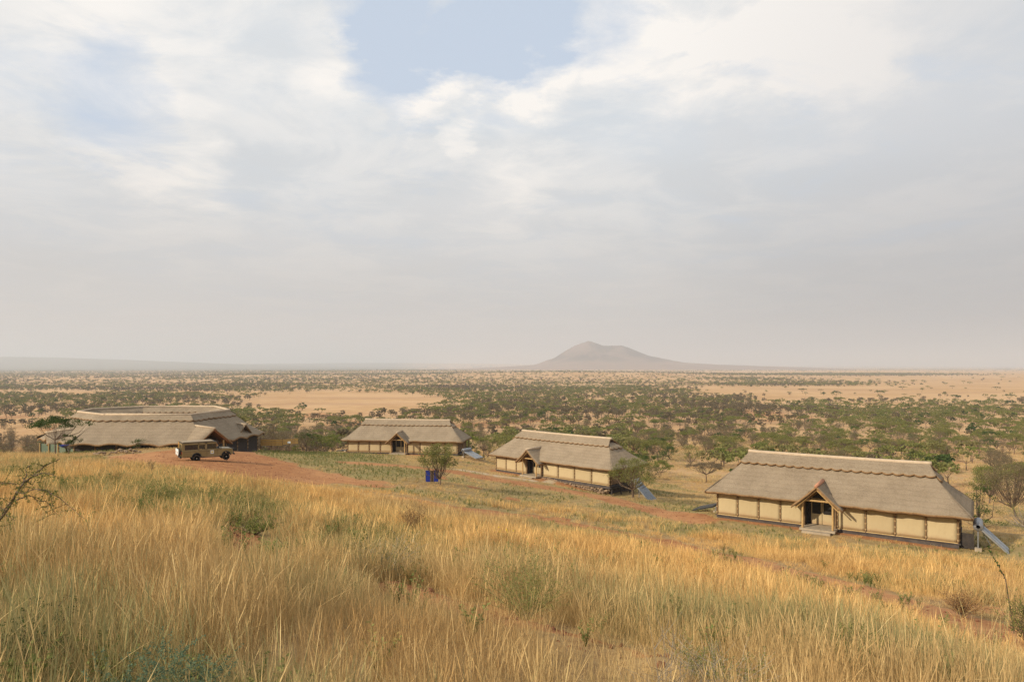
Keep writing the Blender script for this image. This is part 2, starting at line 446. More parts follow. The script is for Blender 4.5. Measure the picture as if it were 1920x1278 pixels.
LUT = gblur(gblur(LUT, 2.0, 0), 1.6, 1)

HOUSES = [  # name, front-wall left end, right end (x, y), floor z, porch t, left panels, right panels, pad tilt, paddrop
    dict(a=(-26.6, 110.6), b=(-8.6, 108.0), z=-13.85, t=-.4, nl=4, nr=4, tilt=.2, drop=.12),
    dict(a=(-2.06, 91.0), b=(11.15, 78.0), z=-13.7, t=-2.27, nl=3, nr=4, tilt=1.0, drop=.2),
    dict(a=(17.1, 56.8), b=(30.95, 47.35), z=-12.3, t=-.52, nl=4, nr=4, tilt=.15, drop=.22),
]
HW, HD = 8.9, 3.0     # half length, half depth of the walls
for h in HOUSES:
    a = Vector(h['a']); b = Vector(h['b']); u = (b - a).normalized(); n_ = Vector((-u.y, u.x))
    if n_.y < 0: n_ = -n_
    mid = (a + b) / 2; h['u'] = u; h['n'] = n_; h['c'] = mid + n_ * HD; h['rz'] = math.atan2(u.y, u.x); h['sx'] = (b - a).length / 17.8


def hlocal(h, x, y):
    dx = x - h['c'].x; dy = y - h['c'].y
    return (dx * h['u'].x + dy * h['u'].y) / h['sx'], dx * h['n'].x + dy * h['n'].y


GULLY = []


def H(x, y, detail=True):
    x = np.asarray(x, float); y = np.asarray(y, float)
    r_ = np.maximum(np.hypot(x, y), .51); az = np.degrees(np.arctan2(x, y))
    fa = (az + 180) / 360 * (NAZ - 1); fr = (np.log(r_) - lrg[0]) / (lrg[1] - lrg[0])
    ia = np.clip(fa.astype(int), 0, NAZ - 2); ir = np.clip(fr.astype(int), 0, NLR - 2)
    fa = np.clip(fa - ia, 0, 1); fr = np.clip(fr - ir, 0, 1)
    z = (LUT[ia, ir] * (1 - fa) + LUT[ia + 1, ir] * fa) * (1 - fr) + (LUT[ia, ir + 1] * (1 - fa) + LUT[ia + 1, ir + 1] * fa) * fr
    # low rises out on the plain
    for cx_, cy_, sx, sy, hh in ((250, 2750, 700, 420, 16), (-900, 2500, 260, 160, 7), (450, 820, 55, 30, 2.2), (-650, 4200, 900, 500, 12),
                                 (-9800, 13000, 4300, 2600, 215), (-3500, 18000, 6500, 2600, 120), (8000, 22000, 9000, 3000, 45)):
        z = z + hh * np.exp(-((x - cx_) / sx) ** 2 - ((y - cy_) / sy) ** 2)
    if detail:
        near = 1 - sstep(r_, 100, 400)
        z = z + near * ((fbm(x, y, 9, 3, 3) - .5) * .35 * sstep(r_, 2, 12) + (fbm(x, y, 1.3, 5, 3) - .5) * .12 * (1 - sstep(r_, 40, 70)))
        z = z + sstep(r_, 150, 600) * (fbm(x, y, 260, 11, 4) - .5) * 3.0
    if GULLY: z = z + .22 * fbm(x, y, .8, 23, 2) * np.exp(-(polydist(x, y, GULLY[1]) / .45) ** 2)
    for h in HOUSES:
        lx, ly = hlocal(h, x, y)
        ox = np.maximum(np.abs(lx) - HW, 0); oy = np.maximum(-HD - ly, 0)
        back = sstep(ly, -HD + .5, HD + 2)
        wgt = (1 - sstep(np.hypot(ox, oy), .8, 6.5)) * (1 - back)
        pad = h['z'] - h['drop'] - h['tilt'] * np.clip(lx / HW, 0, 1.2)
        z = z * (1 - wgt) + pad * wgt
        wl = (1 - sstep(np.hypot(ox, np.maximum(np.abs(ly) - HD, 0)), 0, 3))
        z = np.where(wl > 0, np.minimum(z, z * (1 - wl) + (h['z'] - .25) * wl), z)
    return z


def H1(x, y): return float(H(np.array([x]), np.array([y]))[0])


def ground_at(px, py, dmin=3.0, dmax=3000.0, dz=0.0):
    """the place on the ground that the photo shows at px, py"""
    ys = np.exp(np.linspace(math.log(dmin), math.log(dmax), 1500)); T = (px - CX) / F; s = (py - HZ) / F
    g = H(ys * T, ys) + dz + s * ys
    k = np.argmax(g > 0) if (g > 0).any() else len(ys) - 1
    yv = float(ys[k]); return (T * yv, yv, H1(T * yv, yv))


def at(px, py, Y): return Vector(((px - CX) / F * Y, Y, (HZ - py) / F * Y))


def polydist(x, y, pts):
    d = np.full(np.shape(x), 1e9)
    for (ax, ay), (bx, by) in zip(pts[:-1], pts[1:]):
        vx, vy = bx - ax, by - ay; L = vx * vx + vy * vy + 1e-9
        t = np.clip(((x - ax) * vx + (y - ay) * vy) / L, 0, 1)
        d = np.minimum(d, np.hypot(x - ax - t * vx, y - ay - t * vy))
    return d


def path(pp): return [ground_at(*p)[:2] for p in pp]


TRACK = path([(2250, 1300), (2050, 1240), (1900, 1196), (1740, 1142), (1540, 1090), (1380, 1050), (1230, 1012), (1100, 988), (1000, 970), (850, 952), (760, 935)])
ROAD = path([(660, 868), (750, 873), (830, 882), (930, 900), (1030, 915), (1130, 932), (1230, 958), (1300, 975)])
WALK = path([(860, 880), (930, 892), (1000, 901), (1040, 897)])
GULLY = [path([(440, 990), (470, 1035), (445, 1085)]), path([(740, 1105), (860, 1145), (1000, 1188), (1150, 1225), (1330, 1290)])]
# the trodden parking ground, outlined in metres
LOT = [ground_at(*p)[:2] for p in [(205, 856), (300, 845), (350, 841), (440, 843), (490, 853), (540, 866), (600, 882), (690, 898), (740, 908), (720, 916), (640, 908), (560, 908), (480, 900), (400, 890), (300, 872), (215, 866)]]
LOTX = np.array(LOT)


def inlot(x, y):
    """signed-ish inside measure of the parking ground, metres"""
    x = np.asarray(x, float); y = np.asarray(y, float); ins = np.zeros(x.shape, bool); n = len(LOTX)
    for i in range(n):
        (x1, y1), (x2, y2) = LOTX[i], LOTX[(i + 1) % n]
        c = ((y1 > y) != (y2 > y)) & (x < (x2 - x1) * (y - y1) / (y2 - y1 + 1e-12) + x1)
        ins ^= c
    d = polydist(x, y, [tuple(p) for p in LOTX] + [tuple(LOTX[0])])
    return np.where(ins, d, -d)


def pix(x, y, z):
    yy = np.maximum(y, .1); return CX + F * x / yy, HZ - F * z / yy


def ell(px, py, cx, cy, rx, ry): return np.exp(-(((px - cx) / rx) ** 2 + ((py - cy) / ry) ** 2) ** 1.5)


def soil_mask(x, y):
    r_ = np.hypot(x, y)
    wv = (fbm(x, y, 2.2, 21, 3) - .5)
    s = 1 - sstep(polydist(x, y, WALK), .5, .9)
    s = np.maximum(s, 1 - sstep(polydist(x, y, TRACK) + wv * 2.0 - .3 * sstep(x, 6, 14), .6, 1.9) - .25 * np.exp(-(polydist(x, y, TRACK) / .35) ** 2) - .22 * sstep(fbm(x, y, 2.0, 27, 3), .45, .6))
    s = np.maximum(s, 1 - sstep(polydist(x, y, ROAD) + wv * 1.6, 1.3, 2.6))
    s = np.maximum(s, sstep(inlot(x, y) + wv * 3.0, -.8, .9))
    for g in GULLY: s = np.maximum(s, .95 * (1 - sstep(polydist(x, y, g) + wv * 1.2, .15, .6)) * sstep(fbm(x, y, 1.4, 25, 2), .22, .4))
    for h in HOUSES[:2]:
        lx, ly = hlocal(h, x, y)
        s = np.maximum(s, (1 - sstep(np.abs(lx + 2), 6, 10)) * sstep(ly, -HD - 4.5, -HD - 3) * (1 - sstep(ly, -HD + 1, -HD + 2)) * .9)
    h = HOUSES[2]; lx, ly = hlocal(h, x, y)
    s = np.maximum(s, (1 - sstep(np.abs(lx), 8, 10)) * (1 - sstep(np.abs(ly + HD + .3), .5, 1.1)) * .75)
    s = np.maximum(s, .8 * sstep(fbm(x, y, 3.5, 33, 4), .70, .78) * (r_ < 70))
    return np.clip(s, 0, 1)


def green_mask(x, y, z):
    px, py = pix(x, y, z); n = fbm(x, y, 6, 41, 4); n2 = fbm(x, y, 1.7, 43, 3)
    g = .65 * sstep(n, .52, .70) + .45 * sstep(n2, .56, .74)
    for cx_, cy_, rx, ry, k in ((700, 885, 170, 22, .7), (640, 862, 120, 20, .95), (600, 850, 90, 14, .9), (720, 885, 110, 14, .9), (1000, 925, 200, 26, .6), (1250, 955, 150, 25, .6), (1420, 985, 180, 22, .7), (1780, 1030, 250, 30, .6),
                                (430, 838, 90, 10, .9), (520, 850, 100, 14, .8), (300, 930, 200, 70, .55), (470, 960, 110, 60, .7), (700, 1030, 170, 70, .65), (1000, 1110, 160, 70, .35),
                                (1330, 1200, 130, 80, .3), (1560, 1200, 120, 80, .3), (860, 1000, 120, 30, .3), (1180, 1130, 120, 80, .35), (30, 1180, 140, 120, .5), (640, 1140, 150, 60, .3)):
        g = np.maximum(g, ell(px, py, cx_, cy_, rx, ry) * k * (0.45 + 1.1 * n2))
    return np.clip(g, 0, 1)


def ramp(v, pts):
    return np.interp(v, [p[0] for p in pts], [p[1] for p in pts])


def wood_density(x, y, z):
    """how thickly trees grow at a place of the plain, 0..1"""
    px, py = pix(x, y, z)
    n = fbm(x, y, 60, 51, 4); nb = fbm(x, y, 380, 53, 4)
    d = ramp(py, [(684, .3), (692, .45), (700, .5), (712, .55), (724, .62), (730, .97), (780, 1.0), (800, .95), (825, .95), (850, .85), (870, .7), (900, .36), (1000, .25)])
    d = d * (0.42 + 1.0 * sstep(n, .34, .6)) * (.5 + .5 * sstep(fbm(x, y, 17, 57, 2), .3, .5))
    close = sstep(py, 775, 800)
    d = d * (1 - close * .15 * (1 - sstep(n, .42, .6)))
    d = np.where(py > 790, np.maximum(d * .85, .6 * (.4 + .6 * sstep(fbm(x, y, 17, 57, 2), .3, .5))), d)
    # clearings, outlined where the photo shows them
    c1 = ell(px, py, 640, 757, 210, 25 + 0 * px)
    d = d * (1 - np.clip(c1 * 1.6, 0, 1))
    edge = ramp(px, [(1230, 722), (1300, 741), (1500, 753), (1920, 759), (2600, 762)])
    right = sstep(px, 1240, 1330) * (1 - sstep(py + 8 * (n - .5), edge - 4, edge + 3)) * sstep(py, 692, 697)
    lines = ell(px, py, 1480, 719.5, 190, 4.5) * .9 + ell(px, py, 1380, 711, 120, 3) * .7 + ell(px, py, 1600, 702.5, 190, 2.4) + ell(px, py, 1330, 703, 90, 2.0) * .6
    lines = lines + .05 * sstep(py, 735, 752) + .006
    d = d * (1 - right) + right * np.clip(lines * 1.2, 0, 1)
    hill = sstep(px, 820, 900) * (1 - sstep(px, 1260, 1340)) * (1 - sstep(py, 724, 731)) * sstep(py, 690, 693)
    d = d * (1 - hill) + hill * (.20 + .5 * sstep(n, .5, .65) * sstep(py, 708, 722))
    left = 1 - sstep(px, 540, 640)
    strips = ell(px, py, 60, 736, 190, 3.6) + ell(px, py, 440, 738, 160, 3.2) + ell(px, py, 170, 712, 130, 2.2) + ell(px, py, 330, 717, 60, 3) * .7 + ell(px, py, 60, 792, 90, 7) + ell(px, py, 30, 815, 80, 9) + ell(px, py, 750, 722, 120, 2.5) * .6
    d = d * (1 - np.clip(strips * 1.3, 0, .97))
    dune = ell(px, py, 1490, 749, 75, 6.5)
    d = d * (1 - np.clip(dune * 1.8, 0, 1))
    # open grass round the cottages
    for cx_, cy_, rx, ry, k in ((930, 850, 70, 30, .75), (1290, 915, 70, 22, .5), (1260, 935, 100, 28, .9), (1840, 960, 80, 60, .8), (1650, 835, 60, 12, .5), (620, 838, 60, 10, .7)):
        d = d * (1 - ell(px, py, cx_, cy_, rx, ry) * k)
    d = d * sstep(np.hypot(x, y), 108, 125)
    return np.clip(d, 0, 1)


# ------------------------------------------------------------------ terrain mesh
def ground_material():
    m, t = newmat('savanna_ground')
    pos = t.n('ShaderNodeNewGeometry').outputs['Position']
    soil = t.n('ShaderNodeAttribute', attribute_name='soil').outputs['Fac']
    green = t.n('ShaderNodeAttribute', attribute_name='green').outputs['Fac']
    wood = t.n('ShaderNodeAttribute', attribute_name='wood').outputs['Fac']
    far = t.n('ShaderNodeAttribute', attribute_name='far').outputs['Fac']
    fine = t.noise(pos, 7, 6, .7); mid = t.noise(pos, 1.1, 6, .65); big = t.noise(pos, .09, 6, .62, .3); huge = t.noise(pos, .006, 6, .6, .4)
    grass = t.mix(t.mr(mid, .35, .65), (.33, .21, .10), (.45, .31, .15))
    grass = t.mix(t.m('MULTIPLY', t.mr(fine, .42, .68), .7), grass, (.19, .105, .055))
    plain = t.mix(t.mr(big, .36, .64), (.52, .335, .165), (.43, .255, .125))
    plain = t.mix(t.m('MULTIPLY', t.mr(huge, .40, .60), .7), plain, (.57, .375, .205))
    plain = t.mix(t.m('MULTIPLY', t.mr(mid, .55, .7), .35), plain, (.34, .19, .10))
    stretchn = t.noise(t.v('MULTIPLY', pos, (.004, .02, .01)), 1.0, 7, .6, .5)
    plain = t.mix(t.m('MULTIPLY', t.mr(stretchn, .5, .66), .55), plain, (.38, .23, .135))
    c = t.mix(far, grass, plain)
    dirt = t.mix(t.mr(mid, .35, .65), (.42, .205, .09), (.32, .145, .065))
    dirt = t.mix(t.m('MULTIPLY', t.mr(fine, .5, .72), .6), dirt, (.23, .12, .07))
    dirt = t.mix(t.m('MULTIPLY', t.mr(big, .45, .6), .5), dirt, (.50, .27, .13))
    gcol = t.mix(t.mr(fine, .35, .65), (.17, .19, .07), (.27, .25, .10))
    c = t.mix(t.m('MULTIPLY', green, .6), c, gcol)
    c = t.mix(t.mr(t.m('ADD', soil, t.m('MULTIPLY', t.m('SUBTRACT', fine, .5), .6)), .3, .7), c, dirt)
    ruts = t.noise(t.v('MULTIPLY', pos, (.5, 1.6, 1)), 1.2, 5, .7, .6)
    c = t.mix(t.m('MULTIPLY', t.m('MULTIPLY', soil, t.mr(ruts, .52, .62)), .55), c, (.24, .115, .06))
    c = t.mix(t.n('ShaderNodeAttribute', attribute_name='pale').outputs['Fac'], c, (.50, .40, .27))
    wn = t.noise(t.v('MULTIPLY', pos, (.03, .012, .01)), 1.0, 8, .7, .2)
    wm = t.mr(t.m('ADD', t.m('MULTIPLY', wood, 1.1), t.m('SUBTRACT', wn, .75)), .05, .35)
    c = t.mix(wm, c, (.075, .085, .045))
    b = t.n('ShaderNodeBsdfPrincipled', i_Roughness=1.0); b.inputs['Specular IOR Level'].default_value = .05
    t.set(b.inputs['Base Color'], c)
    hgt = t.m('ADD', t.m('MULTIPLY', fine, .5), mid)
    t.set(b.inputs['Normal'], t.n('ShaderNodeBump', i_Strength=.6, i_Distance=.12, i_Height=hgt).outputs[0])
    t.n('ShaderNodeOutputMaterial', i_Surface=b)
    return m


def grid_mesh(name, X, Y, Z, mat, attrs, wrap=False):
    nj, ni = X.shape; me = bpy.data.meshes.new(name)
    V = np.stack([X, Y, Z], -1).reshape(-1, 3).astype(np.float32)
    jj, ii = np.meshgrid(np.arange(nj - 1), np.arange(ni if wrap else ni - 1), indexing='ij')
    i2 = (ii + 1) % ni
    Fq = np.stack([jj * ni + ii, (jj + 1) * ni + ii, (jj + 1) * ni + i2, jj * ni + i2], -1).reshape(-1, 4)
    me.vertices.add(len(V)); me.vertices.foreach_set('co', V.ravel())
    me.loops.add(Fq.size); me.loops.foreach_set('vertex_index', Fq.ravel().astype(np.int32))
    me.polygons.add(len(Fq)); me.polygons.foreach_set('loop_start', np.arange(0, Fq.size, 4, dtype=np.int32))
    me.polygons.foreach_set('use_smooth', np.ones(len(Fq), bool))
    me.update(calc_edges=True); me.materials.append(mat)
    for k, a in attrs.items():
        at_ = me.attributes.new(k, 'FLOAT', 'POINT'); at_.data.foreach_set('value', a.ravel().astype(np.float32))
    o = bpy.data.objects.new(name, me); col.objects.link(o); return o


a1 = np.arange(-46, 46.01, .2); a2 = np.arange(48, 313, 5.0)
az = np.radians(np.concatenate([a1, a2]))
rl = [0.4]
while rl[-1] < 140: rl.append(rl[-1] * 1.0135 + .02)
while rl[-1] < 4000: rl.append(rl[-1] * 1.022)
while rl[-1] < 60000: rl.append(rl[-1] * 1.05)
rl = np.array(rl)
RR, AA = np.meshgrid(rl, az, indexing='ij')
X = RR * np.sin(AA); Y = RR * np.cos(AA); Z = H(X, Y)
front = (np.cos(AA) > .4)
soil = soil_mask(X, Y) * (RR < 250)
green = green_mask(X, Y, Z) * front * (1 - sstep(RR, 150, 250))
wood = np.where(front, wood_density(X, Y, Z), .4) * sstep(RR, 2500, 6000)
wood = np.maximum(wood, .85 * sstep(RR, 5500, 9000) * (1 - sstep(X / np.maximum(np.abs(Y), 1), -.35, .05)))
farw = sstep(RR, 90, 160)
pale = (1 - sstep(polydist(X, Y, WALK), .45, .8)) * (RR < 200)
soil2 = np.maximum(soil, .55 * sstep(fbm(X, Y, 38, 61, 4), .52, .68) * farw * (1 - sstep(RR, 500, 1000)))
gm = ground_material()
ground = grid_mesh('ground', X, Y, Z, gm, dict(soil=soil2, green=green, wood=wood, far=farw, pale=pale), wrap=True)
tag(ground, 'golden savanna hillside falling away to a wide tree dotted plain', kind='structure')

# mountain on the horizon: its ridge follows the skyline of the photo
MD = 9000.0
sky_prof = [(860, 691), (930, 688), (1000, 684), (1040, 670), (1060, 658), (1080, 646), (1095, 640), (1107, 635.5), (1120, 640), (1134, 645), (1150, 644.5), (1168, 646), (1185, 651), (1205, 660), (1225, 667), (1250, 672), (1280, 679), (1340, 683), (1420, 686), (1520, 689), (1600, 692)]
mx = np.linspace(-900, 4600, 150); my = np.linspace(-1500, 1700, 70)
MX, MY = np.meshgrid(mx, my, indexing='ij')
pyp = np.interp(CX + F * (MX + 0) / MD, [p[0] for p in sky_prof], [p[1] for p in sky_prof])
ridge_h = (HZ - pyp) / F * MD + 42
vv = np.abs(MY - 200 * np.sin(MX / 700)) / (1300)
prof_ = np.clip(1 - vv, 0, 1) ** 1.35
rug = np.abs(fbm(MX, MY, 900, 71, 5) - .5) * 2
MZ = -42 + ridge_h * prof_ * (1 - 1.3 * rug * (1 - prof_)) * (1 - .10 * np.abs(fbm(MX, MY, 260, 73, 3) - .5))
MZ = MZ + 60 * np.exp(-((MX - 850) / 330) ** 2 - ((MY + 900) / 300) ** 2) + 40 * np.exp(-((MX - 1750) / 500) ** 2 - ((MY + 950) / 300) ** 2)
mm, t = newmat('mountain_rock')
pos = t.n('ShaderNodeNewGeometry').outputs['Position']
a_ = t.noise(pos, .003, 8, .65, .4); b2 = t.noise(pos, .012, 6, .6)
c = t.mix(t.mr(a_, .42, .6), (.03, .03, .035), (.17, .115, .095)); c = t.mix(t.m('MULTIPLY', t.mr(b2, .5, .62), .6), c, (.07, .075, .045))
sx = t.n('ShaderNodeSeparateXYZ', i_0=pos)
c = t.mix(t.m('MULTIPLY', t.mr(sx.outputs[2], 110, 20), .6), c, (.30, .20, .15))
bb = t.n('ShaderNodeBsdfDiffuse', i_Color=c); t.n('ShaderNodeOutputMaterial', i_Surface=bb)
mt = grid_mesh('mountain', MX, MY + MD, MZ, mm, {})
tag(mt, 'hazy twin topped mountain standing alone on the horizon', kind='structure')

# haze: one closed box of even, thin air
hz = MB().box((0, 14000, 155), (96000, 96000, 400)).build('haze', [])
hm, t = newmat('haze_air'); 
pv = t.n('ShaderNodeVolumePrincipled'); pv.inputs['Color'].default_value = (.72, .77, .85, 1); pv.inputs['Density'].default_value = .00013
pv.inputs['Anisotropy'].default_value = .15
o_ = t.n('ShaderNodeOutputMaterial'); t.nt.links.new(pv.outputs[0], o_.inputs['Volume']); hz.data.materials.append(hm)
tag(hz, 'pale dusty haze hanging over the whole plain', kind='stuff')

# ------------------------------------------------------------------ geometry-node scatters
def hidden_coll(name, meshes):
    c_ = bpy.data.collections.new(name)
    for i, me in enumerate(meshes):
        o = bpy.data.objects.new('%s_%02d' % (name, i), me); c_.objects.link(o)
    return c_


def scatter(name, pts, rot, scl, idx, coll, mat_attr, label, cat, gold=None):
    me = bpy.data.meshes.new(name); me.vertices.add(len(pts)); me.vertices.foreach_set('co', np.asarray(pts, np.float32).ravel())
    A = me.attributes.new('rot', 'FLOAT_VECTOR', 'POINT'); A.data.foreach_set('vector', np.asarray(rot, np.float32).ravel())
    A = me.attributes.new('scl', 'FLOAT_VECTOR', 'POINT'); A.data.foreach_set('vector', np.asarray(scl, np.float32).ravel())
    if gold is not None: A = me.attributes.new('gold', 'FLOAT', 'POINT'); A.data.foreach_set('value', np.asarray(gold, np.float32))
    A = me.attributes.new('idx', 'INT', 'POINT'); A.data.foreach_set('value', np.asarray(idx, np.int32))
    A = me.attributes.new('green', 'FLOAT', 'POINT'); A.data.foreach_set('value', np.asarray(mat_attr, np.float32))
    o = bpy.data.objects.new(name, me); col.objects.link(o)
    ng = bpy.data.node_groups.new(name, 'GeometryNodeTree')
    ng.interface.new_socket('Geometry', in_out='INPUT', socket_type='NodeSocketGeometry')
    ng.interface.new_socket('Geometry', in_out='OUTPUT', socket_type='NodeSocketGeometry')
    N = ng.nodes.new; L = ng.links.new
    gi = N('NodeGroupInput'); go = N('NodeGroupOutput'); ip = N('GeometryNodeInstanceOnPoints')
    ci = N('GeometryNodeCollectionInfo'); ci.inputs['Collection'].default_value = coll
    ci.inputs['Separate Children'].default_value = True; ci.inputs['Reset Children'].default_value = True
    def na(nm, ty):
        q = N('GeometryNodeInputNamedAttribute'); q.data_type = ty; q.inputs['Name'].default_value = nm; return q.outputs[0]
    L(gi.outputs[0], ip.inputs['Points']); L(ci.outputs[0], ip.inputs['Instance']); ip.inputs['Pick Instance'].default_value = True
    L(na('idx', 'INT'), ip.inputs['Instance Index']); L(na('rot', 'FLOAT_VECTOR'), ip.inputs['Rotation']); L(na('scl', 'FLOAT_VECTOR'), ip.inputs['Scale'])
    L(ip.outputs[0], go.inputs[0])
    md = o.modifiers.new('scatter', 'NODES'); md.node_group = ng
    tag(o, label, cat, kind='stuff'); return o


def tuft(seed, n, rad, hmin, hmax, width, lean, droop=.25, segs=3, heads=.0, mat=None, bias=(0, 0)):
    rng = np.random.default_rng(seed); V = []; Fc = []
    for i in range(n):
        a = rng.uniform(0, 6.283); q = rad * math.sqrt(rng.uniform(0, 1)); bx, by = q * math.cos(a), q * math.sin(a)
        hh = rng.uniform(hmin, hmax); la = a + rng.normal(0, .9); ln = abs(rng.normal(0, lean)) + .04
        dx, dy = math.cos(la) * ln + bias[0], math.sin(la) * ln + bias[1]
        fa = rng.uniform(0, math.pi); fx, fy = math.cos(fa), math.sin(fa); wd = width * rng.uniform(.6, 1.3)
        dr = rng.uniform(0, droop); k = len(V); head = rng.uniform() < heads
        for s in range(segs + 1):
            t_ = s / segs; x_ = bx + dx * hh * (t_ + dr * t_ * t_ * 2); y_ = by + dy * hh * (t_ + dr * t_ * t_ * 2); z_ = hh * (t_ - dr * t_ * t_ * .5)
            ww = wd * (1 - .75 * t_) / 2
            if head and s == segs - 1: ww = wd * 1.1
            if s < segs: V += [(x_ - fx * ww, y_ - fy * ww, z_), (x_ + fx * ww, y_ + fy * ww, z_)]
            else: V.append((x_, y_, z_))
        for s in range(segs - 1): Fc.append((k + 2 * s, k + 2 * s + 1, k + 2 * s + 3, k + 2 * s + 2))
        Fc.append((k + 2 * segs - 2, k + 2 * segs - 1, k + 2 * segs))
    me = bpy.data.meshes.new('grass_tuft'); me.from_pydata(V, [], Fc); me.materials.append(mat); return me


def weedmesh(seed, hgt, n, leaf, mat, spread=.5, nleaf=14):
    rng = np.random.default_rng(seed); mb = MB()
    for i in range(n):
        a = rng.uniform(0, 6.28); l_ = rng.uniform(.1, spread); hh = hgt * rng.uniform(.6, 1)
        p0 = Vector((0, 0, 0)); p1 = Vector((math.cos(a) * l_ * hh * .4, math.sin(a) * l_ * hh * .4, hh * .5)); p2 = Vector((math.cos(a) * l_ * hh, math.sin(a) * l_ * hh, hh))
        mb.tube([p0, p1, p2], [.006, .004, .002], 3, cap=False)
        for j in range(nleaf):
            t_ = rng.uniform(.25, 1); c_ = p0.lerp(p1, t_ * 2) if t_ < .5 else p1.lerp(p2, t_ * 2 - 1)
            d = Vector(rng.normal(0, 1, 3)); d.z = abs(d.z) * .5 + .1; d.normalize(); e = d.orthogonal().normalized() * leaf * .25
            L_ = leaf * rng.uniform(.6, 1.2)
            mb.add([c_ - e * .4, c_ + d * L_ * .5 + e, c_ + d * L_, c_ + d * L_ * .5 - e], [(0, 1, 2, 3)])
    return mb.mesh('weed', mat)


def spread_points(n_per, r0, r1, seed, spacing):
    """jittered points of the front sector between two distances"""
    T = .92; rng = np.random.default_rng(seed); xs = []; ys = []
    gx = np.arange(-T * r1 - spacing, T * r1 + spacing, spacing); gy = np.arange(max(r0 * .5, 0.5), r1 + spacing, spacing)
    Xg, Yg = np.meshgrid(gx, gy); Xg = Xg + rng.uniform(-.5, .5, Xg.shape) * spacing; Yg = Yg + rng.uniform(-.5, .5, Yg.shape) * spacing
    Xg = Xg.ravel(); Yg = Yg.ravel(); rr_ = np.hypot(Xg, Yg)
    k = (rr_ > r0) & (rr_ < r1) & (np.abs(Xg) < T * Yg + 1.5)
    return Xg[k], Yg[k], rng


def house_clear(x, y, m=.4):
    ok = np.ones(x.shape, bool)
    for h in HOUSES:
        lx, ly = hlocal(h, x, y); ok &= ~((np.abs(lx) < HW + m) & (np.abs(ly) < HD + m))
        ok &= ~((np.abs(lx - h['t']) < 1.3) & (ly < -HD) & (ly > -HD - 1.9))
    return ok


LODGE_C = (-45.0, 86.0)


def lodge_clear(x, y): return np.hypot((x - LODGE_C[0]) / 14.5, (y - LODGE_C[1]) / 12.5) > 1


G1 = hidden_coll('near_tufts', [tuft(100 + i, 44, .17, .35, 1.0, .0040, .16, .25, 4, .45, M['grass'], (.03, .02)) for i in range(5)] + [tuft(130 + i, 34, .2, .35, .8, .0045, .42, .7, 4, .2, M['grass'], (.05, .03)) for i in range(2)] + [tuft(140 + i, 12, .2, .8, 1.25, .004, .22, .3, 5, .9, M['grass'], (.06, .02)) for i in range(2)])
G2 = hidden_coll('mid_tufts', [tuft(200 + i, 34, .26, .35, .9, .009, .20, .35, 3, .2, M['grass'], (.05, .03)) for i in range(5)])
G3 = hidden_coll('far_tufts', [tuft(300 + i, 36, .5, .3, .65, .026, .3, .3, 2, .0, M['grass']) for i in range(4)])
W1 = hidden_coll('weeds', [weedmesh(400 + i, .55, 9, .06, M['weed'], .6, 16) for i in range(3)])


def grass_height(x, y, z):
    px, py = pix(x, y, z); r_ = np.hypot(x, y)
    hh = np.maximum(.52, .72 + .5 * fbm(x, y, 4, 81, 3) + .8 * (fbm(x, y, 1.3, 83, 2) - .5))
    beyond = ramp(px, [(0, 845), (300, 865), (600, 915), (760, 925), (1000, 945), (1300, 985), (1600, 1030), (1920, 1060)])
    tq = polydist(x, y, TRACK); hh = hh * (.38 + .62 * sstep(tq, 1.5, 4.6))
    hh = hh * (.5 + .5 * sstep(polydist(x, y + .7, GULLY[1]), .4, 1.7)) * (.6 + .4 * sstep(polydist(x, y, GULLY[0]), .4, 1.5))
    return hh * (1 - .62 * (1 - sstep(py, beyond - 8, beyond + 14)))


def place_grass(name, r0, r1, spacing, coll, ncoll, label, seed, sbase=1.0, thin=0.0):
    x, y, rng = spread_points(0, r0, r1, seed, spacing)
    z = H(x, y); soil_ = soil_mask(x, y); n = len(x)
    clump = fbm(x, y, .9, 91, 3)
    keep = (rng.uniform(0, 1, n) > soil_ * 1.05) & (rng.uniform(0, 1, n) > thin + .66 * sstep(clump, .52, .40)) & house_clear(x, y) & lodge_clear(x, y)
    x, y, z = x[keep], y[keep], z[keep]; n = len(x); g = green_mask(x, y, z); s = grass_height(x, y, z) * rng.uniform(.7, 1.2, n) * sbase
    s = s * (1 - .25 * sstep(g, .4, .8))
    rd_ = np.hypot(x, y); gold = np.clip(sstep(rd_ + 9 * (fbm(x, y, 5, 97, 3) - .5), 9, 24) * (1 - .75 * sstep(rd_, 50, 75)) * sstep(fbm(x, y, 8, 98, 3), .25, .5), 0, 1) * rng.uniform(.6, 1, n)
    rot = np.stack([rng.normal(0, .06, n), rng.normal(0, .06, n), rng.uniform(0, 6.28, n)], -1)
    scl = np.stack([np.maximum(s, .6), np.maximum(s, .6), s], -1)
    return scatter(name, np.stack([x, y, z - .02], -1), rot, scl, rng.integers(0, ncoll, n), coll, g + rng.normal(0, .08, n), label, 'grass', gold)


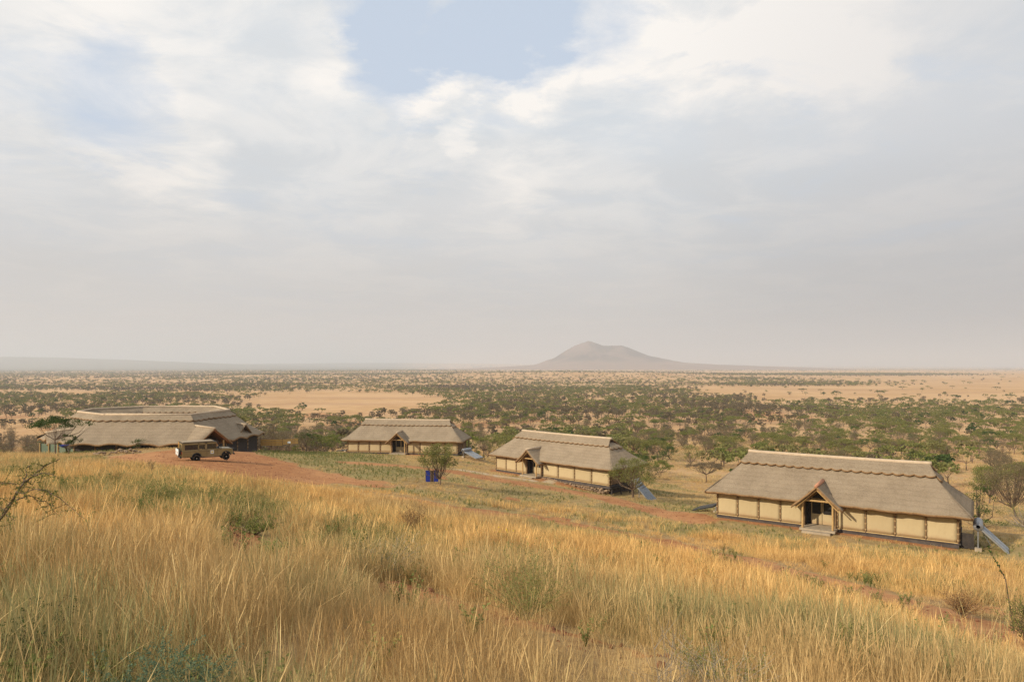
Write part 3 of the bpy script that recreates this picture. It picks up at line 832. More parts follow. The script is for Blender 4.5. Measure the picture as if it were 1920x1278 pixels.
place_grass('dry_grass', 2.2, 17, .18, G1, 9, 'tall golden dry grass of the near slope', 1)
place_grass('dry_grass', 12.5, 48, .30, G2, 5, 'tall golden dry grass across the middle of the slope', 2)
place_grass('dry_grass', 47, 128, .62, G3, 4, 'short straw coloured grass round the cottages', 3)
x, y, rng = spread_points(0, 120, 330, 4, 2.2)
z = H(x, y); kk = (rng.uniform(0, 1, len(x)) < .25 + .6 * sstep(fbm(x, y, 20, 61, 3), .3, .5)); x, y, z = x[kk], y[kk], z[kk]; n = len(x)
scatter('dry_grass', np.stack([x, y, z], -1), np.stack([np.zeros(n), np.zeros(n), rng.uniform(0, 6.28, n)], -1), np.stack([rng.uniform(1.5, 2.6, n)] * 2 + [rng.uniform(.7, 1.2, n)], -1), rng.integers(0, 4, n), G3,
        rng.uniform(0, .5, n), 'pale dry grass between the trees at the foot of the hill', 'grass')
# green weeds among the grass
x, y, rng = spread_points(0, 3, 112, 5, .42); z = H(x, y); g = green_mask(x, y, z); kk = (rng.uniform(0, 1, len(x)) < np.maximum(sstep(g, .30, .8) * .6, .06 * (y < 34))) & (soil_mask(x, y) < .6) & house_clear(x, y)
x, y, z = x[kk], y[kk], z[kk]; n = len(x); s = rng.uniform(.4, 1.2, n) * np.where(y > 40, .5, 1)
scatter('green_weeds', np.stack([x, y, z], -1), np.stack([np.zeros(n), np.zeros(n), rng.uniform(0, 6.28, n)], -1), np.stack([s, s, s], -1), rng.integers(0, 3, n), W1, rng.uniform(0, 1, n), 'low green weeds growing among the dry grass', 'weeds')


def clodmesh(seed, mat=None):
    rng = np.random.default_rng(seed); import bmesh
    bm = bmesh.new(); bmesh.ops.create_icosphere(bm, subdivisions=1, radius=1)
    for v in bm.verts: v.co *= rng.uniform(.7, 1.2); v.co.z *= .7
    me = bpy.data.meshes.new('clod'); bm.to_mesh(me); bm.free(); me.materials.append(mat or M['clod']); return me


CL = hidden_coll('clods', [clodmesh(i) for i in range(4)])
x, y, rng = spread_points(0, 4, 75, 6, .22); s_ = soil_mask(x, y); kk = (rng.uniform(0, 1, len(x)) < s_ * .16) | ((np.minimum(polydist(x, y, GULLY[0]), polydist(x, y, GULLY[1])) < .5) & (rng.uniform(0, 1, len(x)) < .8))
x, y = x[kk], y[kk]; z = H(x, y); n = len(x); s = np.abs(rng.normal(0, .028, n)) + .012
scatter('soil_clods', np.stack([x, y, z], -1), rng.uniform(0, 6, (n, 3)), np.stack([s, s, s], -1), rng.integers(0, 4, n), CL, np.zeros(n), 'loose red clods and stones on bare soil', 'stones')

# ------------------------------------------------------------------ trees
def leaf_cloud(centres, rads, per, leaf, rng, flat=.55):
    """many leaf sized quads round clump centres, numpy arrays"""
    C_ = np.repeat(np.array(centres), per, 0); Rd = np.repeat(np.array(rads), per)
    n = len(C_); off = rng.normal(0, 1, (n, 3)); off /= np.maximum(np.linalg.norm(off, axis=1), .01)[:, None]
    off *= (rng.uniform(0, 1, n) ** .5 * Rd)[:, None]; off[:, 2] *= flat; P_ = C_ + off
    a = rng.normal(0, 1, (n, 3)); a /= np.linalg.norm(a, axis=1)[:, None]
    b = rng.normal(0, 1, (n, 3)); b = np.cross(a, b); b /= np.linalg.norm(b, axis=1)[:, None]
    L_ = (leaf * rng.uniform(.6, 1.4, n))[:, None]; W_ = L_ * .55
    V = np.stack([P_ - a * L_ * .5, P_ + b * W_ * .5, P_ + a * L_ * .5, P_ - b * W_ * .5], 1).reshape(-1, 3)
    Fc = np.arange(n * 4).reshape(-1, 4); return V, Fc


def npmesh(name, V, Fc, mat):
    me = bpy.data.meshes.new(name); k = Fc.shape[1]
    me.vertices.add(len(V)); me.vertices.foreach_set('co', V.astype(np.float32).ravel())
    me.loops.add(Fc.size); me.loops.foreach_set('vertex_index', Fc.astype(np.int32).ravel())
    me.polygons.add(len(Fc)); me.polygons.foreach_set('loop_start', np.arange(0, Fc.size, k, dtype=np.int32))
    me.update(calc_edges=True); me.materials.append(mat); return me


def tree_geo(seed, Ht, Rd, style, nclump, per, leaf, leafmat, barkmat, limbs=6, tw=.14, twigs=0, sides=5):
    rng = np.random.default_rng(seed); mb = MB()
    fork = Ht * {'umbrella': .42, 'round': .2, 'thorn': .16, 'bush': .04}[style] * rng.uniform(.85, 1.15)
    lx, ly = rng.normal(0, .05 * Ht, 2)
    top = Vector((lx, ly, fork))
    mb.tube([(0, 0, -.3), (lx * .3, ly * .3, fork * .45), top], [tw * 1.25, tw, tw * .8], sides + 1)
    cs = []; rd = []
    for i in range(nclump):
        a = rng.uniform(0, 6.283); q = math.sqrt(rng.uniform(0.02, 1))
        lob = 1 + .25 * math.sin(3 * a + seed) + .15 * math.sin(5 * a + seed * 2)
        if style == 'umbrella':
            x_, y_ = q * Rd * lob * math.cos(a), q * Rd * lob * math.sin(a); z_ = Ht * (.80 + .17 * (1 - q * q) + rng.normal(0, .035)); r_ = Rd * .22
        elif style == 'round':
            ph = rng.uniform(-.35, 1.0); rr_ = math.sqrt(max(0, 1 - ph * ph)) * q ** .5
            x_, y_ = rr_ * Rd * lob * math.cos(a), rr_ * Rd * lob * math.sin(a); z_ = Ht * (.56 + .40 * ph * rng.uniform(.8, 1)); r_ = Rd * .25
        elif style == 'thorn':
            ph = rng.uniform(-.1, 1.0); rr_ = (0.35 + .65 * math.sqrt(max(0, 1 - abs(ph - .3)))) * q
            x_, y_ = rr_ * Rd * lob * math.cos(a), rr_ * Rd * lob * math.sin(a); z_ = Ht * (.52 + .44 * ph); r_ = Rd * .26
        else:
            ph = rng.uniform(0, 1); rr_ = math.sqrt(max(0, 1 - ph * ph * .8)) * q
            x_, y_ = rr_ * Rd * lob * math.cos(a), rr_ * Rd * lob * math.sin(a); z_ = Ht * (.12 + .8 * ph); r_ = Rd * .28
        cs.append((x_ + lx, y_ + ly, z_)); rd.append(r_ * rng.uniform(.7, 1.25))
    order = rng.permutation(nclump)[:limbs + twigs]
    for j, k in enumerate(order):
        e = Vector(cs[k]); m1 = top.lerp(e, .5) + Vector((rng.normal(0, .09 * Rd) + (e.x - top.x) * .12, rng.normal(0, .09 * Rd) + (e.y - top.y) * .12, -.07 * Ht if style != 'umbrella' else -.05 * Ht))
        if j < limbs: mb.tube([top, m1, e], [tw * .62, tw * .38, tw * .14], sides, cap=False)
        else: mb.tube([top.lerp(m1, .6), m1.lerp(e, .5) + Vector(rng.normal(0, .04 * Rd, 3)), e], [tw * .25, tw * .16, tw * .06], 3, cap=False)
    trunk = mb.mesh('trunk', barkmat)
    V, Fc = leaf_cloud(cs, rd, per, leaf, rng, .45 if style == 'umbrella' else .7)
    crown = npmesh('crown', V, Fc, leafmat)
    if twigs and style == 'thorn':
        pass
    return trunk, crown


KINDS_ = {}
def kind(name, specs): KINDS_[name] = [tree_geo(*s) for s in specs]
kind('green', [(500 + i, h_, r_, st, 60, 64, .17, M['leaf_green'], M['bark'], 6, .12, 8) for i, (h_, r_, st) in enumerate([(4.6, 2.9, 'umbrella'), (4.2, 2.5, 'round'), (5.0, 2.7, 'round'), (4.3, 3.1, 'umbrella'), (3.6, 2.3, 'round'), (5.0, 3.1, 'umbrella')])])
kind('dark', [(520 + i, h_, r_, st, 36, 40, .18, M['leaf_dark'], M['bark'], 6, .13, 6) for i, (h_, r_, st) in enumerate([(4.2, 2.3, 'round'), (3.6, 2.1, 'round'), (4.8, 2.6, 'umbrella')])])
kind('thorn', [(540 + i, h_, r_, 'thorn', 70, 40, .12, M['leaf_brown'], M['bark'], 9, .10, 26) for i, (h_, r_) in enumerate([(4.6, 2.0), (5.0, 2.3), (3.9, 1.9), (5.4, 2.1)])])
kind('bush', [(560 + i, h_, r_, 'bush', 22, 34, .15, M[lm], M['bark'], 5, .05, 6) for i, (h_, r_, lm) in enumerate([(1.8, 1.3, 'leaf_green'), (2.3, 1.6, 'leaf_brown'), (1.5, 1.4, 'leaf_bright')])])

# where trees stand: candidates by distance band
cand = []
for k, (r0, r1, sp) in enumerate(((108, 330, 5.9), (330, 620, 6.5), (620, 1600, 8.4), (1600, 4200, 16), (4200, 6500, 34))):
    x, y, rng = spread_points(0, r0, r1, 700 + k, sp); z = H(x, y); d = wood_density(x, y, z)
    kk = (rng.uniform(0, 1, len(x)) < d * (.9 if k < 3 else .85)) & house_clear(x, y, 3.5) & lodge_clear(x, y); x, y, z = x[kk], y[kk], z[kk]
    cand.append((x, y, z, k))


ROOFS = [(130, 755, 500, 850), (636, 786, 880, 856), (915, 800, 1190, 922), (1315, 842, 1832, 1025)]
xs = np.concatenate([c_[0] for c_ in cand[:2]]); ys = np.concatenate([c_[1] for c_ in cand[:2]]); zs = np.concatenate([c_[2] for c_ in cand[:2]])
px_, py_ = pix(xs, ys, zs); crown_py = HZ - F * (zs + 4) / ys
vis = (px_ > -10) & (px_ < 1930)
for x0, y0, x1, y1 in ROOFS: vis &= ~((px_ > x0 + 4) & (px_ < x1 - 4) & (crown_py > y0 - 4) & (py_ < y1 + 60))
rsel = np.random.default_rng(9)
mixn = fbm(xs, ys, 70, 95, 3) + rsel.normal(0, .13, len(xs))
gz = sstep(py_, 800, 840)
kindid = np.where(mixn > .49 - .08 * gz, 1, 0)            # 1 = thorn
kindid = np.where(rsel.uniform(0, 1, len(xs)) < .10, 2, kindid)
kindid = np.where((rsel.uniform(0, 1, len(xs)) < .13 + .2 * gz), 3, kindid)
order = np.argsort(ys); quota = {0: 295, 1: 260, 2: 90, 3: 110}; used = set()
ZONES = [(130, 'left of the lodge'), (330, 'above the lodge roof'), (500, 'above the right lodge slope'), (580, 'right of the lodge'), (660, 'left of the farthest cottage'), (755, 'over the farthest porch'), (860, 'over the farthest roof end'), (930, 'right of the farthest cottage'),
         (1010, 'over the middle ridge start'), (1090, 'over the middle ridge'), (1170, 'over the middle ridge end'), (1240, 'right of the middle cottage'), (1310, 'left of the nearest cottage'), (1400, 'over the nearest left hip'), (1480, 'over the nearest left ridge'), (1560, 'over the nearest porch'),
         (1640, 'over the nearest mid ridge'), (1740, 'over the nearest ridge end'), (1830, 'over the nearest right hip'), (9999, 'at the right edge')]
ZONE = lambda px: next(t_ for lim, t_ in ZONES if px < lim)
KN = {0: ('green', 'acacia_tree', 'acacia tree', ['feathery green acacia with flat crown', 'rounded mid green acacia', 'tall rounded green acacia', 'broad flat topped green acacia', 'small rounded green acacia', 'tall flat topped green acacia']),
      1: ('thorn', 'thorn_tree', 'thorn tree', ['brown nearly bare thorn tree', 'wide brown twiggy thorn tree', 'short brown twiggy thorn tree', 'tall narrow brown thorn tree']),
      2: ('dark', 'dark_acacia_tree', 'acacia tree', ['dense dark green rounded tree', 'small dense dark green tree', 'dark green flat topped acacia']),
      3: ('bush', 'scrub_bush', 'bush', ['low green scrub bush', 'low brown scrub bush', 'low bright green scrub bush'])}
rest = []
for i in order:
    kd = int(kindid[i])
    if vis[i] and quota[kd] > 0 and ys[i] > 100:
        quota[kd] -= 1; kn, nm, cat, labs = KN[kd]; v = int(rsel.integers(0, len(KINDS_[kn]))); s = rsel.uniform(.7, 1.15) * (1.0 if kd else 1.0)
        e = empty(nm, (xs[i], ys[i], zs[i]), rsel.uniform(0, 6.28)); e.scale = (s * rsel.uniform(.9, 1.15), s * rsel.uniform(.9, 1.15), s)
        side = 'in the front row' if ys[i] < 150 else 'in the near woodland' if ys[i] < 185 else 'in the mid woodland' if ys[i] < 240 else 'deep in the woodland' if ys[i] < 300 else 'far in the woodland'
        tag(e, '%s %s, %s' % (labs[v], ZONE(px_[i]), side), cat, 'woodland trees on the plain')
        tr, cr = KINDS_[kn][v]; link('trunk', tr, e); link('crown', cr, e)
    else: rest.append(i)
# far woodland, one mass
def lowtree(seed, Ht, Rd, style, lm, nc=22, per=14, leaf=.58):
    tr, cr = tree_geo(seed, Ht, Rd, style, nc, per, leaf, lm, M['bark'], 4, .13, 0, 3)
    import bmesh
    bm = bmesh.new(); bm.from_mesh(tr); nb = len(bm.faces); bm.from_mesh(cr); 
    bm.faces.ensure_lookup_table()
    for f in bm.faces[nb:]: f.material_index = 1
    me = bpy.data.meshes.new('woodland_tree'); bm.to_mesh(me); bm.free(); me.materials.append(M['bark']); me.materials.append(lm); return me


LT = hidden_coll('woodland_source', [lowtree(600 + i, h_, r_, st, M[lm]) for i, (h_, r_, st, lm) in enumerate([(4.6, 3.0, 'umbrella', 'leaf_far'), (4.2, 2.8, 'round', 'leaf_far'), (4.9, 3.3, 'umbrella', 'leaf_far'), (4.6, 3.0, 'round', 'leaf_green'), (4.6, 2.1, 'thorn', 'leaf_brown'), (5.0, 2.0, 'thorn', 'leaf_brown'), (3.8, 2.0, 'round', 'leaf_dark')])])
rest = np.array(rest, int)
px2, py2, pz2, kz = [xs[rest]], [ys[rest]], [zs[rest]], [np.zeros(len(rest))]
for x, y, z, k in cand[2:]:
    px2.append(x); py2.append(y); pz2.append(z); kz.append(np.full(len(x), k))
x = np.concatenate(px2); y = np.concatenate(py2); z = np.concatenate(pz2); kz = np.concatenate(kz); n = len(x)
rng = np.random.default_rng(12)
s = rng.uniform(.65, 1.2, n) * np.where(kz >= 4, 2.2, np.where(kz == 3, 1.25, 1.0))
mn = fbm(x, y, 90, 95, 3) + rng.normal(0, .12, n) - .07 * sstep(y, 350, 600)
idx = np.where(mn > .53, rng.integers(4, 6, n), np.where(rng.uniform(0, 1, n) < .12, 6, rng.integers(0, 4, n)))
scatter('woodland', np.stack([x, y, z], -1), np.stack([np.zeros(n), np.zeros(n), rng.uniform(0, 6.28, n)], -1),
        np.stack([s * np.where(kz >= 3, 1.3, 1.05), s * np.where(kz >= 3, 1.3, 1.05), s * np.where(kz >= 4, .55, 1)], -1), idx, LT, np.zeros(n), 'far off acacia woodland running in belts across the plain', 'woodland')
print('woodland', n)
# ------------------------------------------------------------------ thatched cottages
def nz(x, y, s=1.0, seed=0): return float(vn(np.array([x]), np.array([y]), s, seed)[0]) - .5


POSTSH = {}
def post_mesh(r_, hgt, wraps=True):
    key = (r_, hgt, wraps)
    if key not in POSTSH:
        mb = MB().tube([(0, 0, -.05), (0, 0, hgt * .5), (0, 0, hgt)], [r_, r_ * .95, r_ * .9], 8)
        if wraps:
            for zc in (.18, .62, 1.05, 1.45):
                if zc < hgt: mb.tube([(0, 0, zc), (0, 0, zc + .09)], [r_ * 1.18] * 2, 8, 1)
        POSTSH[key] = mb.mesh('post', [M['timber'], M['rope']])
    return POSTSH[key]


def cottage(h, seed, label, side_veranda):
    e = empty('thatched_cottage', (h['c'].x, h['c'].y, h['z']), h['rz']); e.scale = (h['sx'], 1, 1); tag(e, label, 'cottage', 'thatched cottages on the slope')
    tp = h['t']; mats = [M['thatch'], M['cut']]
    XE, YE, ZE = 9.85, 3.85, 1.98; XT, YT, ZT = 7.25, .78, 4.35; th = .20
    apex, gslope, ghalf = 3.34, .93, 1.78
    rng = np.random.default_rng(seed)
    def jit(x, y, z, k=.05): return z + k * nz(x + seed * 7, y, .7, seed) + k * 1.3 * nz(x, y + 9, 2.4, seed + 3)
    def lerp(a, b, t_): return a + (b - a) * t_
    # main roof, four slopes in one thatch coat
    mb = MB(); nu, nv = 80, 12
    for sgn in (-1, 1):
        grid = []
        for j in range(nv + 1):
            row = []
            for i in range(nu + 1):
                u_ = 2 * i / nu - 1; v_ = j / nv; x0 = XE * u_
                if sgn < 0:
                    low = apex - .25 - gslope * abs(x0 - tp); vc = min(.75, max(0, (low - ZE) / (ZT - ZE))) if abs(x0 - tp) < ghalf else 0
                    v_ = vc + (1 - vc) * v_
                x_ = lerp(XE, XT, v_) * u_; y_ = lerp(YE, YT, v_); z_ = lerp(ZE, ZT, v_) - .10 * math.sin(math.pi * v_)
                if j == 0: y_ += .10 * nz(x_, sgn, .35, seed); z_ += .09 * nz(x_, 3, .45, seed)
                cr = max(0, abs(u_) - .965) / .035; y_ -= .18 * cr * (1 - v_)
                row.append((x_, sgn * y_, jit(x_, y_, z_)))
            grid.append(row if sgn < 0 else row[::-1])
        mb.slab(grid, (0, -sgn * th * .4, -th), 0, 1, 'b')
    for sgn in (-1, 1):
        grid = []
        for j in range(nv + 1):
            row = []
            for i in range(25):
                u_ = 2 * i / 24 - 1; v_ = j / nv
                y_ = lerp(YE, YT, v_) * u_; x_ = lerp(XE, XT, v_); z_ = lerp(ZE, ZT, v_) - .10 * math.sin(math.pi * v_)
                cr = max(0, abs(u_) - .9) / .1; x_ -= .12 * cr * (1 - v_)
                row.append((sgn * x_, y_, jit(x_, abs(y_), z_)))
            grid.append(row if sgn > 0 else row[::-1])
        mb.slab(grid, (-sgn * th * .4, 0, -th), 0, 1, 'b')
    roof = mb.build('roof', mats, e, True)
    # scalloped ridge cap
    mb = MB(); zr = 5.02; ncs = 20
    for sgn in (-1, 1):
        grid = []; NI = ncs * 6
        for j in range(6):
            row = []
            for i in range(NI + 1):
                u_ = 2 * i / NI - 1; v_ = j / 5
                sc_ = .16 * abs(math.sin(math.pi * ncs * i / NI)) ** .8
                slope = (ZT - ZE) / (YE - YT)
                ylow = 1.06 + sc_ * .8; zlow = ZT + .17 - slope * (ylow - YT)
                y_ = lerp(ylow, .10, v_); z_ = lerp(zlow, zr, v_ ** .96)
                xx = lerp(7.45, 6.95, v_) + (.10 if v_ > .8 else 0)
                z_ += .05 * (abs(u_) ** 4)
                row.append((xx * u_, sgn * y_, z_ + .03 * nz(xx * u_, y_, .6, seed + 8)))
            grid.append(row if sgn < 0 else row[::-1])
        mb.slab(grid, (0, 0, -.13), 0, 1, 'blr')
    for sgn in (-1, 1):   # little hip aprons and gable faces
        grid = []
        for j in range(4):
            row = []
            for i in range(19):
                u_ = 2 * i / 18 - 1; v_ = j / 3; sc_ = .14 * abs(math.sin(math.pi * 3 * i / 18))
                xl = 7.72 + sc_; zl = ZT + .14 - (ZT - ZE) / (XE - XT) * (xl - XT)
                x_ = lerp(xl, 7.02, v_); z_ = lerp(zl, 4.62, v_); y_ = lerp(1.25, .42, v_) * u_
                row.append((sgn * x_, y_, z_))
            grid.append(row if sgn > 0 else row[::-1])
        mb.slab(grid, (0, 0, -.12), 0, 1, 'blrt')
        mb.add([(sgn * 6.75, -.7, 4.3), (sgn * 6.75, .7, 4.3), (sgn * 6.75, 0, 4.97)], [(0, 1, 2) if sgn > 0 else (0, 2, 1)], 1)
    cap = mb.build('ridge_cap', mats, e, True)
    mb = MB(); pts = [(x_, 0, zr - .03 + .05 * (abs(x_) / 7) ** 4 + .02 * nz(x_, 0, .8, seed)) for x_ in np.linspace(-7.08, 7.08, 40)]
    mb.tube(pts, .17, 8); mb.build('ridge_roll', M['ridge'], e, True)
    # porch roof: two slabs and a short clay coloured ridge
    mb = MB(); y0, y1 = -4.55, -1.35
    for sgn in (-1, 1):
        grid = []
        for j in range(7):
            v_ = j / 6; row = []
            for i in range(11):
                y_ = lerp(y0, y1, i / 10); x_ = tp + sgn * lerp(ghalf + .1 + .05 * nz(y_, sgn, .4, seed), 0, v_)
                z_ = lerp(apex - gslope * ghalf, apex, v_) + .10 * math.sin(math.pi * v_) * -.6 + .05 * nz(x_, y_, .5, seed + 5)
                row.append((x_, y_, z_))
            grid.append(row if sgn > 0 else row[::-1])
        mb.slab(grid, (0, 0, -.20), 0, 1, 'blr')
        for k in range(4):      # few scallops of the porch cap
            yy = -3.1 + k * .34
            mb.add([(tp + sgn * .95, yy, apex - .95 * gslope + .06), (tp + sgn * 1.02, yy + .15, apex - 1.05 * gslope + .07), (tp + sgn * .95, yy + .32, apex - .95 * gslope + .06), (tp + sgn * .80, yy + .16, apex - .8 * gslope + .07)], [(0, 1, 2, 3)], 1)
    mb.build('porch_roof', mats, e, True)
    mb = MB().tube([(tp, y0 - .02, apex - .02), (tp, -3.6, apex + .0), (tp, -1.7, apex + .02)], [.13, .15, .16], 8)
    mb.build('porch_ridge', M['clayridge'] if seed == 3 else M['ridge'], e, True)
    # walls: dark inner body, canvas panels between posts
    HDI = HD - .12
    mb = MB(); rec = 1.15
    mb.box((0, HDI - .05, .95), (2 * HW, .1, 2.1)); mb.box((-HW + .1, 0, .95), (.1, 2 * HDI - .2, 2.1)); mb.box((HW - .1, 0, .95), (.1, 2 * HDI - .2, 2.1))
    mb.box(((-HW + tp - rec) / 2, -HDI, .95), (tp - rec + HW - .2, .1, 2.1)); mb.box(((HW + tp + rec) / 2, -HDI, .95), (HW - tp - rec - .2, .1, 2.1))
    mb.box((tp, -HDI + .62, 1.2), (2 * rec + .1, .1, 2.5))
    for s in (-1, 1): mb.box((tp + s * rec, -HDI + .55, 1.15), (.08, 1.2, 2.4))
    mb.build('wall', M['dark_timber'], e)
    mb = MB(); mb.box((0, 0, -.2), (2 * HW + .1, 2 * HD + .1, .28)); mb.box((0, .5, -1.3), (2 * HW - 1.4, 2 * HD - 1.2, 2.2)); mb.box((0, 0, -.035), (2 * HW + .3, 2 * HD + .24, .05)); mb.build('plinth', M['plinth'], e)
    def run(xa, xb, n, y_):
        wd = (xb - xa) / n
        for k in range(n):
            xc = xa + (k + .5) * wd; mbp = MB(); N = 8; g = []
            for j in range(N + 1):
                g.append([(wd * .5 * .93 * (2 * i / N - 1), -.02 - .03 * math.sin(math.pi * i / N) * math.sin(math.pi * j / N) + .012 * nz(xc + i * .4, j * .4, .8, 5), .07 + 1.86 * j / N) for i in range(N + 1)])
            mbp.slab(g, (0, .03, 0), 0, 0, 'btlr'); mbp.build('canvas_panel', M['canvas'], e, True, (xc, y_, 0))
            link('bottom_rail', MB().box((0, 0, 0), (wd * .96, .05, .05)).mesh('bottom_rail', M['rail']), e, (xc, y_ - .055, .035))
        return [xa + k * wd for k in range(n + 1)]
    pz = post_mesh(.072, 1.95)
    for x_ in run(-HW, tp - rec - .15, h['nl'], -HD) + run(tp + rec + .15, HW, h['nr'], -HD): link('post', pz, e, (x_, -HD - .03, 0))
    for s in (-1, 1):     # end walls of two canvas panels; right pair coloured brown as shaded canvas
        for k in range(2):
            mbp = MB().box((0, 0, 0), (.04, HD - .25, 1.75)); mbp.build('end_panel', M['canvas'] if s < 0 else M['timber'], e, False, (s * (HW + .02), -HD / 2 + k * HD, 1.0))
        for k in range(3): link('post', pz, e, (s * (HW + .05), -HD + .2 + k * (HD - .2), 0))
    # porch: floor, door leaves, posts, tie beam
    MB().box((tp, -HD - .15, -.06), (2 * rec + .35, 2.3, .16)).build('porch_floor', M['concrete'], e)
    MB().box((tp, -HD - 1.5, -.19), (2 * rec - .2, .5, .2)).build('step', M['concrete'], e)
    for s in (-1, 1):
        d = MB(); w_ = .82
        d.box((0, 0, .40), (w_, .05, .74)); d.box((0, 0, 1.98), (w_, .06, .08)); d.box((-w_ / 2 + .04, 0, 1.38), (.08, .06, 1.22)); d.box((w_ / 2 - .04, 0, 1.38), (.08, .06, 1.22)); d.box((0, -.004, .78), (w_, .065, .07))
        do = d.build('door', M['canvas'], e, False, (tp + s * .43 + .05, -HD + .62, 0.03))
        MB().box((0, -.012, 1.38), (w_ - .17, .03, 1.14)).build('screen', M['screen'], do)
        MB().box((-s * .33, -.06, .95), (.04, .05, .12)).build('handle', M['dark_timber'], do)
    pp = post_mesh(.085, 2.0 + .35, False)
    for s in (-1, 1):
        o = link('porch_post', MB().tube([(0, 0, -.1), (0, 0, 2.15)], [.09, .08], 8).mesh('porch_post', M['pale_pole']), e, (tp + s * 1.12, -HD - .98, 0))
        link('porch_post', MB().tube([(0, 0, -.1), (0, 0, 2.15)], [.085, .075], 8).mesh('porch_post', M['timber']), e, (tp + s * 1.18, -HD - .12, 0))
    MB().tube([(tp - 1.0, -HD - 1.02, 2.12), (tp + 1.0, -HD - 1.02, 2.12)], .075, 8).build('porch_beam', M['pale_pole'], e)
    for s in (-1, 1): MB().tube([(tp + s * 1.62, -HD - 1.35, 1.50), (tp, -HD - 1.35, 3.0)], .05, 6).build('rafter', M['pale_pole'], e)
    if side_veranda == 'stilts':
        mb = MB()
        mb.box((HW + .05, 0, -.25), (.3, 2 * HD, .16)); mb.build('floor_beam', M['dark_timber'], e)
        for k in range(4): link('stilt', MB().tube([(0, 0, -1.8), (0, 0, 0)], .09, 6).mesh('stilt', M['dark_timber']), e, (HW + .1, -HD + .3 + k * 1.8, -.3))
    if side_veranda == 'screen':
        for k in range(9): link('slat', MB().box((0, 0, 0), (.035, .15, 1.05)).mesh('slat', M['dark_timber']), e, (HW + .95, -HD + .3 + k * .19, .2))
        MB().box((HW + .5, -HD + .3, .2), (.85, .04, 1.05)).build('side_panel', M['dark_timber'], e)
    if side_veranda == 'veranda':
        for k in range(3): link('post', MB().tube([(0, 0, -.9), (0, 0, 1.9)], .08, 6).mesh('post', M['timber']), e, (HW + .75, -HD + .4 + k * 2.2, 0))
        MB().box((HW + .5, 0, -.06), (.9, 2 * HD, .1)).build('veranda_floor', M['dark_timber'], e)
    return e


cottage(HOUSES[0], 1, 'farthest thatched cottage with beige canvas walls, beside the red road near the vehicle', 'veranda')
cottage(HOUSES[1], 2, 'middle thatched cottage on a slope with rubble and stilts under its right end', 'stilts')
cottage(HOUSES[2], 3, 'nearest and largest looking thatched cottage at the right, with double screen doors', 'screen')

# rubble under the middle cottage
h = HOUSES[1]; rng = np.random.default_rng(31); rm = [clodmesh(50 + i, M['stone']) for i in range(5)]
for k in range(190):
    lx = rng.uniform(-1.2, 8.7); ly = -HD - .05 - abs(rng.normal(0, .22)) + .25; p = h['c'] + h['u'] * lx * h['sx'] + h['n'] * ly
    s = rng.uniform(.09, .2); zg = H1(p.x, p.y); zg += rng.uniform(0, .85) * max(0, h['z'] - .42 - zg)
    o = link('rubble_stone', rm[k % 5], None, (p.x, p.y, zg + s * .3), rng.uniform(0, 6), (s * 1.3, s, s))
    tag(o, 'tan rubble stone lying at the foot of the middle cottage', 'stone', 'rubble stones below the middle cottage')

# ------------------------------------------------------------------ solar water heaters
def heater(px, py, Y, label, sx=1.0, tank=True, ang=None, length=2.5):
    """px, py, Y: where the tank stands"""
    p = at(px, py, Y); g = H1(p.x, p.y); rz = HOUSES[2]['rz'] if ang is None else ang
    e = empty('solar_water_heater', (p.x, p.y, g), rz); tag(e, label, 'solar heater', 'solar water heaters beside the cottages')
    ht = p.z - g
    if tank:
        t_ = MB(); lathe(t_, [(-1.0, .12), (-.98, .26), (-.93, .30), (.93, .30), (.98, .26), (1.0, .12)], (0, 0, 0), 'y', 18); t_.build('tank', M['tank'], e, True, (0, 0, ht))
    drop = ht - .25; run_ = math.sqrt(max(.3, length ** 2 - drop ** 2)) * sx
    for k in (-1, 1):
        a0 = Vector((.22 * sx, k * .5 - .46, ht - .22)); d = Vector((run_, 0, -drop)); w_ = Vector((0, .92, 0)); nrm = Vector((drop, 0, abs(run_))).normalized() * .05
        if sx < 0: nrm.x = -nrm.x
        V = [a0, a0 + d, a0 + d + w_, a0 + w_]; mb = MB()
        mb.add([v - nrm for v in V] + [v + nrm for v in V], [(0, 3, 2, 1), (4, 5, 6, 7), (0, 1, 5, 4), (1, 2, 6, 5), (2, 3, 7, 6), (3, 0, 4, 7)])
        c = mb.build('collector', M['alu'] if tank else M['black'], e)
        gm_ = M['glass'] if tank else M['black']; V2 = [a0 + d * .03 + w_ * .05, a0 + d * .97 + w_ * .05, a0 + d * .97 + w_ * .95, a0 + d * .03 + w_ * .95]
        MB().add([v + nrm * 1.08 for v in V2], [(0, 1, 2, 3)]).build('glass', gm_, c)
        tb = MB()
        for q in range(7): s0 = a0 + w_ * (.12 + .127 * q) + nrm * 1.15; tb.tube([s0 + d * .04, s0 + d * .96], .022, 5)
        tb.build('riser_tubes', M['alu'] if tank else M['black'], c)
    for k in (-.8, .8): MB().tube([(0, k, -.2), (0, k, ht - .2)], .05, 6).build('leg', M['alu'], e)
    MB().box((.0, -.8, .08), (.4, .4, .3)).build('base_block', M['concrete'], e)
    MB().tube([(0, .8, ht - .2), (run_ * .5, .8, .1)], .025, 5).build('brace', M['alu'], e)
    return e


heater(1834, 982, 47.5, 'solar water heater with round grey tank, right of the nearest cottage', length=2.1)
heater(1193, 902, 77.0, 'solar water heater half behind the round tree right of the middle cottage')
heater(875, 843, 107.0, 'small solar water heater right of the farthest cottage')
heater(1348, 942, 59.5, 'dark solar collector seen from behind at the left end of the nearest cottage', -1, False, length=1.9)
heater(655, 841, 113.0, 'dark solar collector at the left end of the farthest cottage', -1, False, length=1.9)

